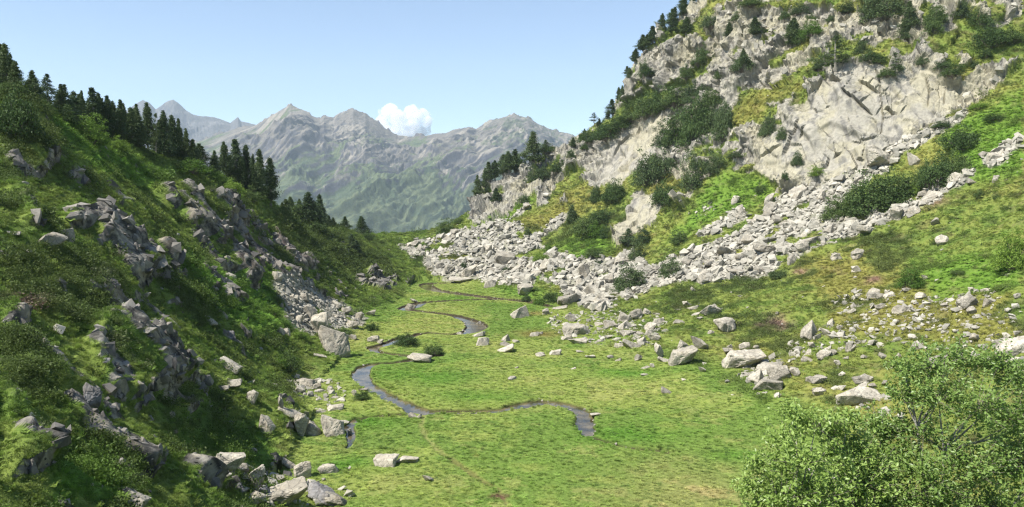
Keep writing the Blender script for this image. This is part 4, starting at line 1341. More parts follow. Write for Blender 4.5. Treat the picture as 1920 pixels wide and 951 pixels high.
LANDMARK_EXTRA = []
Z5 = (1000, 460, 2.972)
Z4 = (500, 460, 2.972)
ZL3 = (0, 631, 2.972)
ZL2 = (0, 380, 2.972)
ZM = (560, 631, 2.972)
ZR = (1280, 631, 2.972)
Z7 = (1280, 280, 2.972)
G_SLOPE = 'loose rocks on the right grass slope'
G_MEAD = 'rocks lying in and around the meadow'
G_LEFT = 'rocks on the lower left hillside'
G_FRONT = 'boulders at the bottom edge of the view'
ROCKS = {
 (Z5, G_MEAD): [
  (210,410,60,40),(240,475,150,60,'wide grey rock where the meadow meets the right slope'),(190,515,60,25),(240,535,105,38),(70,375,40,35),
  (430,440,90,42),(515,450,80,45),(690,430,80,38),(655,455,70,40),(530,485,100,35),(425,515,50,18),(545,555,110,50),(610,535,60,35),(665,520,70,36),(575,515,45,20),
  (505,405,80,50),(575,390,62,52),(630,370,50,30),(680,385,40,20),(640,485,60,28),(470,560,60,24),(370,440,60,26),(380,468,50,18),
  (30,490,50,18),(120,600,60,25),(45,608,50,20),(315,622,50,16),(265,592,50,14),(225,685,35,12),(360,535,40,14),(600,490,50,20)],
 (Z5, G_SLOPE): [
  (860,330,60,27),(890,350,62,28),(975,370,120,66,'pale oval slab on the right slope just below the boulder strip'),(900,390,55,30),(1070,348,36,14),(895,247,48,22),(805,363,36,12),(930,410,36,14),(820,424,70,16),
  (1070,445,142,66,'pale rounded block on the right grass slope'),(990,485,35,22),(830,630,150,98,'big rounded pale boulder near the right meadow edge'),(832,560,75,52),(928,556,112,66,'bright white pointed boulder right above the rounded pale boulder'),
  (700,600,50,72),(725,640,62,32),(585,628,42,34),(475,640,40,18),(435,625,45,20),
  (1160,640,212,112,'largest white block at the right meadow edge'),(1180,568,60,42),(1245,575,50,25),(1090,595,60,28),(1095,568,40,22),(1320,683,145,36,'dark grey slab leaning on the largest white block'),(1290,650,52,24),(1190,680,60,20),
  (1375,722,140,84,'grey peaked boulder at the back of the three-boulder pile'),(1250,738,105,62,'left grey boulder of the three-boulder pile'),(1310,785,155,64,'broad front boulder of the three-boulder pile'),(1200,718,80,24),(1460,715,56,38),(1265,830,42,16),
  (745,812,72,36,'grey slab alone in the grass below the rounded pale boulder'),(840,750,30,12),(620,680,50,15),(665,672,26,20),(945,695,52,30),(630,723,55,14),
  (1550,485,105,84,'tall pale block with a flat top on the right slope'),(1635,490,72,40),(1665,435,50,36),(1705,462,30,26),(1690,515,50,16),(1540,595,92,30),(1620,615,76,46),(1530,637,70,24),(1665,605,46,30),(1560,565,60,30),(1640,575,30,18),
  (1765,580,50,44),(1570,750,96,38),(1830,755,90,50),(1595,820,66,40),(1365,840,42,28),(1715,720,40,20),(1840,630,34,20),(1740,632,36,18),
  (1805,55,60,50),(1797,140,50,38),(1690,68,55,36),(1890,285,62,55),(1150,285,36,18),(1360,382,20,16),(1775,370,50,20),(1430,600,24,26)],
 (ZR, G_SLOPE): [
  (1835,65,190,110,'very large pale boulder behind the front shrub at the right edge'),(965,345,235,105,'long pale slab behind the front shrubs'),(1005,245,88,50),(1000,290,62,40),(1055,278,46,30),(1130,265,52,26),
  (740,240,100,36),(762,310,66,36),(1290,55,72,40),(1640,20,82,40),(935,70,52,40),(1115,110,52,26),(1200,105,36,24),(860,150,36,24),(530,330,40,24),(1400,150,120,70),(1550,130,80,50)],
 (Z4, G_MEAD): [
  (370,548,182,142,'split grey boulder at the foot of the left hillside'),(1410,378,108,66,'lone pale boulder standing in the meadow'),(1555,375,42,30),(850,632,132,50,'grey rock lying across the stream'),
  (1180,498,76,30),(1075,498,30,22),(1195,540,92,46,'cracked pale rock beside the upper stream bend'),(1335,520,52,36),(1335,578,96,40,'flat pale rock below another in mid meadow'),(1335,552,60,22),(1490,498,66,26),(1375,742,70,22,'small grey rock alone in the wide meadow'),
  (1182,440,40,26),(595,525,66,36),(480,515,46,26),(640,545,40,22),(220,770,120,48,'flat grey slab on the lower left grass'),(285,790,46,36),(185,810,52,32),(300,812,62,18),(355,808,28,26),(490,825,30,28),(185,845,42,18),
  (385,905,90,36),(300,925,90,20),(385,848,60,12),(295,622,76,24),(540,805,60,18),(1530,612,62,24),(1610,597,66,32),(1805,622,56,16),(1390,535,40,20),(1390,680,30,10),
  (585,380,60,30),(800,340,60,40),(820,310,40,22)],
 (Z4, 'far boulder field below the right cliff'): [
  (1330,80,112,62,'biggest light block inside the far boulder field'),(1130,148,92,56,'tilted slab in the lower middle of the far boulder field'),(1242,218,84,42,'smooth white boulder on the grass before the far boulder field'),(1092,190,150,32),(1450,250,84,46),(1560,120,84,60),(1870,345,84,52),(1820,260,90,62),(1692,305,124,62),(1635,345,84,22),(1500,165,70,40),(1760,150,70,70),(1385,140,60,44),(960,120,60,30),(1010,60,50,26)],
 (Z4, 'rockfall on the left hillside foot'): [
  (65,185,70,56,'dark grey block on top of the left hillside rockfall'),(290,448,112,104,'largest block of the left hillside rockfall'),(480,445,84,44),(395,335,56,42),(80,490,52,36),(115,490,42,42),(230,380,80,60),(210,300,60,40),(330,390,60,40),(400,400,60,36),(440,370,70,40),(190,420,50,40),(150,300,44,34),(520,400,50,40)],
 (ZL3, G_FRONT): [
  (1245,738,168,112,'clean white block at the left end of the bottom boulder pile'),(1410,792,92,96),(1345,752,72,50),(1600,892,248,132,'broad white boulder at the bottom edge of the view'),(1812,898,182,112,'dark grey boulder right of the broad bottom white one',True),
  (1870,935,135,76,'bright white rock cut by the bottom edge'),(1420,938,135,54),(735,930,132,64,'pale rock at the very bottom of the left hillside'),(1340,870,90,70,None,True),(1470,870,70,60,None,True)],
 (ZL3, G_LEFT): [
  (1655,502,86,102,'upright pointed slab beside the small side stream'),(1745,520,82,72),(1848,512,142,102,'big smooth pale boulder beside the small side stream'),(1605,432,142,30,'thin flat slab above the upright pointed slab'),(1415,350,76,66),(1485,500,92,88),
  (1580,710,120,44),(1682,755,92,82),(1842,745,112,46,'low rounded rock in the grass at the meadow edge'),(1410,638,46,30),(1705,840,60,50,None,True),
  (1270,165,132,50),(1285,265,112,44),(1240,290,62,32),(880,242,122,72,'sunlit slanting block in the dark hollow of the left hillside'),(490,328,112,90,None,True),(1560,380,30,60),(1400,260,60,24)],
 (ZL2, G_LEFT): [
  (300,252,168,78,'white rock on the upper left hillside'),(355,182,112,70),(1165,655,102,26),(1290,410,62,42),(1285,745,62,46,None,True),(70,175,72,26),(20,285,52,42),(1270,330,44,40),(960,250,40,40),(810,515,40,30),(920,715,30,20),(600,890,40,30,None,True)],
 (ZM, G_MEAD): [
  (487,700,132,54,'left one of the pair of flat rocks in the front meadow'),(602,692,122,36,'right one of the pair of flat rocks in the front meadow'),(722,795,62,36,'small pale stone alone in the front meadow'),(170,742,102,38),
  (640,440,50,24),(670,446,40,20),(690,430,36,16),(245,478,70,16),(1655,440,60,18),(98,820,40,20),(290,545,30,50)],
 (Z7, G_SLOPE): [
  (1520,172,98,58,'white tilted boulder at the right end of the dark thicket'),(1420,415,72,32),(1440,517,88,52,'grey boulder alone high on the right grass slope'),(970,590,62,52),(965,675,46,38),(855,603,52,36),(1355,718,40,26),(1605,190,62,26),(1745,170,52,26),(1675,30,50,26),
  (1060,825,84,52),(1145,815,72,30),(1215,895,94,52),(1090,890,50,30),(1325,820,62,36),(1590,862,114,62,'wide pale block in the stony patch at the right'),(1690,855,62,42),(1615,905,52,42),(1685,795,46,30),(1625,785,62,30),(1855,822,32,32),(925,385,80,26),(1240,788,42,26),(970,820,42,20),(1380,850,40,24),(1460,870,40,24),(1540,890,36,24),(950,880,60,30),(1740,60,70,50),(1790,20,60,40),(1830,700,40,20)],
 (Z7, 'right boulder strip under the cliff'): [
  (1095,62,142,112,'huge pale block at the foot of the great cliff slab'),(585,215,122,62,'rounded pale boulder at the top of the boulder strip'),(640,246,102,50),(1280,72,92,62),(1285,345,94,42),(495,337,92,58,'squarish pale block at the left side of the boulder strip'),(290,287,46,42),(325,365,62,52),
  (460,565,154,52),(375,522,104,42),(430,605,94,46),(235,577,124,42),(725,510,114,42),(655,552,64,52),(830,445,78,46),(1030,465,124,42),(1370,270,110,50),(480,285,60,50),(420,390,60,36),(540,385,90,36),(600,620,90,44),(330,610,80,40),(160,640,90,44),(110,700,80,40),(300,690,110,44),(440,670,90,40)],
}
for (z, grp), lst in ROCKS.items():
    for r_ in lst:
        lab = r_[4] if len(r_) > 4 else None
        boulder(z[0] + r_[0] / z[2], z[1] + r_[1] / z[2], r_[2] / z[2], r_[3] / z[2], label=lab, dark=len(r_) > 5 and r_[5], group=grp)
n_rocks = sum(len(l) for l in ROCKS.values())

# the biggest of the talus blocks nobody could tell apart
inframe = (UF > 5) & (UF < 1915) & (VF > 5) & (VF < 946) & fr
talm = (tmask > 0.5) & (DF > 30) & (P[:, 2] > 0.3) & (P[:, 2] < 90)


def pick(mask, n, power=0.0):
    c = np.nonzero(mask)[0]
    w = AREA[c] / np.maximum(Rr[c], 10) ** power
    w = w / w.sum()
    return RNG.choice(c, size=n, p=w)


left_fall = talm & (UF < 720)
far_fall = talm & (UF > 720) & (UF < 1170)
strip_ = talm & (UF >= 1170)
for msk, n, lab, grp, lo, hi_ in (
        (far_fall & inframe, 56, 'angular pale block among the blocks of the far boulder field', 'far boulder field below the right cliff', 2.2, 4.2),
        (strip_ & inframe, 46, 'pale slab-like block among the blocks of the right boulder strip', 'right boulder strip under the cliff', 1.6, 3.4),
        (left_fall & inframe, 12, 'angular grey block among the left hillside rockfall', 'rockfall on the left hillside foot', 1.0, 1.9)):
    for i in pick(msk, n):
        s = rngr.uniform(lo, hi_)
        k = rngr.choice(['block', 'slab', 'slab', 'tall'])
        m_ = MIDM[k][int(rngr.integers(len(MIDM[k])))]
        o = bpy.data.objects.new('talus_block', m_)
        col.objects.link(o)
        o.scale = (s, s * rngr.uniform(.6, .9), s * {'block': .7, 'slab': .38, 'tall': .95}[k])
        n_ = NF[i]
        o.rotation_euler = (math.atan2(-n_[1], n_[2]) * .7 + rngr.normal() * .22, math.atan2(n_[0], n_[2]) * .7 + rngr.normal() * .22, rngr.uniform(0, 6.28))
        o.location = tuple(P[i] - NF[i] * 0.12 * s)
        tag(o, lab, 'boulder', grp, 'thing')


def rot_mats(rx, ry, rz):
    cx, sx, cy, sy, cz, sz = np.cos(rx), np.sin(rx), np.cos(ry), np.sin(ry), np.cos(rz), np.sin(rz)
    M = np.empty((len(rx), 3, 3))
    M[:, 0, 0] = cz * cy; M[:, 0, 1] = cz * sy * sx - sz * cx; M[:, 0, 2] = cz * sy * cx + sz * sx
    M[:, 1, 0] = sz * cy; M[:, 1, 1] = sz * sy * sx + cz * cx; M[:, 1, 2] = sz * sy * cx - cz * sx
    M[:, 2, 0] = -sy; M[:, 2, 1] = cy * sx; M[:, 2, 2] = cy * cx
    return M


def stone_mesh(name, ids, size, tones, tiltk=0.75, jit=0.3, sink=0.2):
    vs, fs, ts = [], [], []
    base = 0
    var = RNG.integers(len(LO), size=len(ids))
    n_ = NF[ids]
    sxy = RNG.uniform(.55, .95, len(ids))
    szz = RNG.uniform(.28, .75, len(ids))
    M = rot_mats(np.zeros(len(ids)) + RNG.normal(size=len(ids)) * jit * .3, RNG.normal(size=len(ids)) * jit * .3, RNG.uniform(0, 6.28, len(ids)))
    M2 = rot_mats(np.arctan2(-n_[:, 1], n_[:, 2]) * tiltk + RNG.normal(size=len(ids)) * jit, np.arctan2(n_[:, 0], n_[:, 2]) * tiltk + RNG.normal(size=len(ids)) * jit, np.zeros(len(ids)))
    M = np.einsum('nij,njk->nik', M2, M)
    for k, (V_, F_) in enumerate(LO):
        s = np.nonzero(var == k)[0]
        if not len(s):
            continue
        loc = V_[None] * np.stack([size[s], size[s] * sxy[s], size[s] * szz[s]], 1)[:, None, :]
        w = np.einsum('nij,nvj->nvi', M[s], loc) + P[ids[s]][:, None, :] - (n_[s] * (size[s] * sink)[:, None])[:, None, :]
        vs.append(w.reshape(-1, 3))
        fs.append((F_[None] + (np.arange(len(s)) * len(V_))[:, None, None] + base).reshape(-1, 3))
        ts.append(np.repeat(tones[s], len(V_)))
        base += len(s) * len(V_)
    me_ = mesh_np(name, np.concatenate(vs), np.concatenate(fs))
    fattr(me_, 'tone', np.concatenate(ts))
    return me_


def talus(name, label, msk, n, lo, hi_, dark=0.0):
    ids = pick(msk, n)
    size = lo + (hi_ - lo) * RNG.random(n) ** 3.4
    return tag(link(name, stone_mesh(name, ids, size, (RNG.random(n) ** .8 - dark).clip(0, 1), sink=0.1), M_SCREE), label, kind='stuff')


talus('far_scree', 'pale angular scree filling the far boulder field', far_fall, 6500, 0.8, 3.1)
talus('strip_scree', 'slabby pale scree of the boulder strip under the cliff', strip_, 11000, 0.6, 2.7)
talus('left_scree', 'grey angular scree of the left hillside rockfall', left_fall, 1500, 0.35, 1.3, 0.15)
# small loose stones in the turf
hm = (half > 0.25) & (rmask < 0.3) & (tmask < 0.4) & (sd > 0.5) & (Rr > 40) & (Rr < 340)
ids = pick(hm, 2600, 0.3)
extra_ids = pick((rmask < 0.3) & (tmask < 0.4) & (sd > 0.4) & (P[:, 2] > 0.6) & (Rr > 35) & (Rr < 320) & (np.abs(azs[np.arange(len(P)) // NR]) < R(38)), 900, 0.5)
pebb = pick((sd > -0.9) & (sd < 0.15) & (Rr < 290) & (Rr > 50), 350)
ids = np.concatenate([ids, extra_ids, pebb])
size = np.concatenate([0.18 + 1.1 * RNG.random(2600) ** 3.2, 0.15 + 0.7 * RNG.random(900) ** 3, 0.1 + 0.35 * RNG.random(350) ** 2])
tag(link('scattered_stones', stone_mesh('scattered_stones', ids, size, RNG.random(len(ids)), sink=0.12), M_SCREE), 'small loose stones in the turf and along the stream', kind='stuff')
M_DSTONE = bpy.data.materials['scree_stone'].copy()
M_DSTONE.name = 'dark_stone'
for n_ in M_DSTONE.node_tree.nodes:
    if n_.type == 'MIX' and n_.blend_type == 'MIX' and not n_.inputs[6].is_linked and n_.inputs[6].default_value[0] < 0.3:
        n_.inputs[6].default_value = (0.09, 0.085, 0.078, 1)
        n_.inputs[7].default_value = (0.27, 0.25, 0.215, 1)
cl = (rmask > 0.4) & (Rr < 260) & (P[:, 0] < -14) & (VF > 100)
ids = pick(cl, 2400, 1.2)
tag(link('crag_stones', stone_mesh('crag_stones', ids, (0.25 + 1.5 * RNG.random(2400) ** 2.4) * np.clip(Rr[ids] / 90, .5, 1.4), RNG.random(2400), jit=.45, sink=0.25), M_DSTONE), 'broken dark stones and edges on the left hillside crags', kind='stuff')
# broken blocks lying on the ledges of the crags
cl = (rmask > 0.5) & (N0[:, 2] > 0.45) & (Rr < 340) & (P[:, 0] > -15) & (smoo < .2)
ids = pick(cl, 2600)
tag(link('ledge_stones', stone_mesh('ledge_stones', ids, 0.4 + 2.4 * RNG.random(2600) ** 2.2, RNG.random(2600), jit=.4, sink=0.15), M_SCREE), 'broken pale stones on the ledges of the right cliffs', kind='stuff')

# ------------------------------------------------------------------ plants
def leaves(cen, length, width, rng, up=0.0, droop=None):
    """one folded-flat leaf or needle tuft (a triangle pair) per centre"""
    n = len(cen)
    d = rng.normal(size=(n, 3))
    d[:, 2] += up
    d /= np.linalg.norm(d, axis=1)[:, None]
    s = np.cross(d, rng.normal(size=(n, 3)))
    s /= np.linalg.norm(s, axis=1)[:, None] + 1e-9
    L_ = (length * rng.uniform(.7, 1.3, n))[:, None]
    W_ = (width * rng.uniform(.7, 1.3, n))[:, None]
    a = cen - d * L_ * .5
    c = cen + d * L_ * .5
    b1 = cen + s * W_ * .5
    b2 = cen - s * W_ * .5
    V_ = np.stack([a, b1, c, b2], 1).reshape(-1, 3)
    F_ = (np.arange(n) * 4)[:, None] + np.array([0, 1, 2, 3])
    return V_, F_


def tube(path, radii, sides=5):
    path = np.array(path, float)
    n = len(path)
    T = np.gradient(path, axis=0)
    T /= np.linalg.norm(T, axis=1)[:, None] + 1e-9
    ref = np.array([0.3, 1, 0.2])
    a = np.cross(T, ref)
    a /= np.linalg.norm(a, axis=1)[:, None] + 1e-9
    b_ = np.cross(T, a)
    an = np.arange(sides) / sides * 2 * math.pi
    V_ = path[:, None] + (a[:, None] * np.cos(an)[None, :, None] + b_[:, None] * np.sin(an)[None, :, None]) * np.array(radii)[:, None, None]
    V_ = V_.reshape(-1, 3)
    F_ = [(i * sides + j, i * sides + (j + 1) % sides, (i + 1) * sides + (j + 1) % sides, (i + 1) * sides + j) for i in range(n - 1) for j in range(sides)]
    return V_, np.array(F_)


def merge(parts):
    vs, fs, b_ = [], [], 0
    for V_, F_ in parts:
        vs.append(V_)
        fs.append(F_ + b_)
        b_ += len(V_)
    return np.concatenate(vs), np.concatenate(fs)


def pine_variant(seed, wide=0.22, sparse=1.0, base=0.10, lean=0.0, shape=0.75):
    """unit height; returns crown mesh, trunk mesh"""
    rng = np.random.default_rng(seed)
    bend = np.array([rng.normal() * .025 + lean, rng.normal() * .02])
    ax = lambda t: np.stack([bend[0] * t + bend[0] * np.sin(t * 3) * .5, bend[1] * t, t], -1)
    tp = ax(np.linspace(0, 0.97, 9))
    parts = [tube(tp, np.interp(np.linspace(0, 1, 9), [0, .1, 1], [.026, .019, .003]), 6)]
    cs = []
    lobes = rng.uniform(0, 6.28, 3)
    rowk = rng.random(12)
    for k in range(int(190 * sparse)):
        t = base + (1 - base) * rng.random() ** 1.12 * 0.99
        an = rng.uniform(0, 6.28)
        prof = (1 - t) ** (shape + .25) * (0.82 + 0.18 * math.sin(t * 17 + lobes[0])) * min(1, (t - base) * 6 + .45)
        side = 1 + 0.30 * math.sin(an + lobes[1] + t * 3) + 0.22 * math.sin(2 * an + lobes[2] + t * 4)
        prof *= 0.88 + 0.24 * rowk[int(t * 9)]
        r_ = wide * prof * side * rng.uniform(.5, 1.08)
        p0 = ax(np.array(max(t - .05, .02)))
        p1 = ax(np.array(t)) + np.array([math.cos(an) * r_, math.sin(an) * r_, rng.uniform(-.01, .04)])
        cs.append((p1, 0.009 + 0.040 * (1 - t) ** .7 * rng.uniform(.7, 1.2)))
        if k % 3 == 0:
            parts.append(tube([p0, (p0 + p1) / 2 + np.array([0, 0, -.008]), p1], [.006, .004, .0015], 3))
    for _ in range(4):      # dead lower limbs
        an = rng.uniform(0, 6.28)
        t = rng.uniform(.04, base + .08)
        p0 = ax(np.array(t))
        parts.append(tube([p0, p0 + np.array([math.cos(an), math.sin(an), -.1]) * .08], [.005, .001], 3))
    cen = []
    for c, s in cs:
        m_ = int(34 * (0.6 + s / .05))
        cen.append(c + rng.normal(size=(m_, 3)) * np.array([s, s, s * .62]))
    cen = np.concatenate(cen)
    cen[:, 2] = np.clip(cen[:, 2], 0.02, 1.0)
    tipc = ax(np.array(.97)) + rng.normal(size=(30, 3)) * np.array([.004, .004, .022])
    cen = np.concatenate([cen, tipc])
    return mesh_np('crown', *leaves(cen, .034, .014, rng, up=.5)), mesh_np('trunk', *merge(parts))


def bush_variant(seed, h=0.75, leaf=0.044, lumps=115):
    """unit width; dome of leafy lumps of uneven size"""
    rng = np.random.default_rng(seed)
    cen, parts = [], []
    ph = rng.uniform(0, 6.28, 4)
    for k in range(lumps):
        an = rng.uniform(0, 6.28)
        e_ = math.asin(rng.uniform(-0.05, 1))
        rad = (0.40 + 0.07 * math.sin(2 * an + ph[0]) + 0.05 * math.sin(3 * an + ph[1]) + 0.05 * math.sin(5 * e_ + ph[2])) * rng.uniform(.62, 1.08)
        c = np.array([math.cos(an) * math.cos(e_) * rad, math.sin(an) * math.cos(e_) * rad, math.sin(e_) * rad * 2 * h + .06])
        s = rng.uniform(.035, .075)
        m_ = int(46 * s / .055)
        cen.append(c + rng.normal(size=(m_, 3)) * np.array([s, s, s * .7]))
        if k % 4 == 0:
            parts.append(tube([np.array([0, 0, -.12]) + rng.normal(size=3) * .02, c * .5 + np.array([0, 0, -.02]), c], [.014, .008, .002], 4))
    cen = np.concatenate(cen)
    cen[:, 2] = np.maximum(cen[:, 2], -.06 + rng.random(len(cen)) * .05)
    return mesh_np('foliage', *leaves(cen, leaf, leaf * .55, rng, up=.3)), mesh_np('stem', *merge(parts))


def with_mats(pair, a, b_):
    c, t = pair[0].copy(), pair[1].copy()
    co = np.empty(len(c.vertices) * 3, f32)
    c.vertices.foreach_get('co', co)
    co = co.reshape(-1, 3)
    SPAN[c.name] = (float(np.percentile(np.abs(co[:, 0]), 97) * 2), float(np.percentile(co[:, 2], 99.5)))
    c.materials.append(a)
    t.materials.append(b_)
    return c, t


SPAN = {}
_p = [pine_variant(500 + i, wide=w_, shape=s_, base=b_) for i, (w_, s_, b_) in enumerate(((.20, .75, .10), (.24, .62, .14), (.17, .8, .08), (.26, .55, .16), (.21, .9, .06), (.23, .7, .2)))]
_l = [pine_variant(520 + i, wide=.30, sparse=.62, base=.12, shape=.6) for i in range(3)]
_t = [pine_variant(530 + i, wide=.34, sparse=.32, base=.22, shape=.45) for i in range(2)]
_b = [bush_variant(540 + i, h=h_) for i, h_ in enumerate((.62, .8, .7, .9))]
KIT = {
 'P': ('pine_tree', 'pine tree', [with_mats(x, M_PINE, M_PALEBARK if i_ % 2 else M_BARK) for i_, x in enumerate(_p)], 'dark pine tree'),
 'L': ('pale_conifer', 'conifer', [with_mats(x, M_LARCH, M_PALEBARK) for x in _l], 'pale feathery conifer'),
 'T': ('sparse_pine', 'pine tree', [with_mats(x, M_PINE, M_PALEBARK) for x in _t], 'thin sparse pine'),
 'B': ('bush', 'bush', [with_mats(x, M_BUSH, M_BARK) for x in _b], 'dark green bush'),
 'D': ('dwarf_pine', 'dwarf pine', [with_mats(x, M_PINE, M_BARK) for x in _b], 'blackish dwarf pine'),
 'G': ('bush', 'bush', [with_mats(x, M_BRIGHT, M_BARK) for x in _b], 'bright green bush'),
}
PART = {'P': ('crown', 'trunk'), 'L': ('crown', 'trunk'), 'T': ('crown', 'trunk'), 'B': ('foliage', 'stem'), 'D': ('foliage', 'stem'), 'G': ('foliage', 'stem')}
rngp = np.random.default_rng(77)


def plant(kind, u, vb, vt, w, label=None, group=None):
    """kind, photo column, base and top row, width in px: placed on the ground seen at its base"""
    name, cat, variants, what = KIT[kind]
    i = hit(u, vb)
    dep = float(DF[i])
    px = dep / FPX
    H = (vb - vt) * px * (1.12 if group == G1 and kind in 'PLT' else 1.0)
    W = w * px
    x, y, z = P[i]
    e = bpy.data.objects.new(name, None)
    e.empty_display_size = 0.5
    col.objects.link(e)
    e.location = (x, y, z - 0.03 * H)
    e.rotation_euler = (0, 0, rngp.uniform(0, 6.28))
    cm, tm = variants[int(rngp.integers(len(variants)))]
    if kind in 'PLT':
        # natural width of the variant as built
        k = max(0.5, min(2.4, 1.08 * W / (H * SPAN[cm.name][0])))
        scl = (H * k, H * k, H)
    else:
        scl = (W * 1.1 / SPAN[cm.name][0], W * 1.1 / SPAN[cm.name][0], H * 1.03 / SPAN[cm.name][1])
    for nm, m_ in ((PART[kind][0], cm), (PART[kind][1], tm)):
        o = bpy.data.objects.new(nm, m_)
        col.objects.link(o)
        o.parent = e
        o.scale = scl
    e['category'] = cat
    e['kind'] = 'thing'
    if group:
        e['group'] = group
    if label:
        e['label'] = label
    else:
        size = 'tall' if (kind in 'PLT' and H > 9) else ('small' if (H < 2.6 if kind not in 'PLT' else H < 5) else '')
        auto_label(e, (size + ' ' + what).strip(), u, (vb + vt) / 2)
    return e


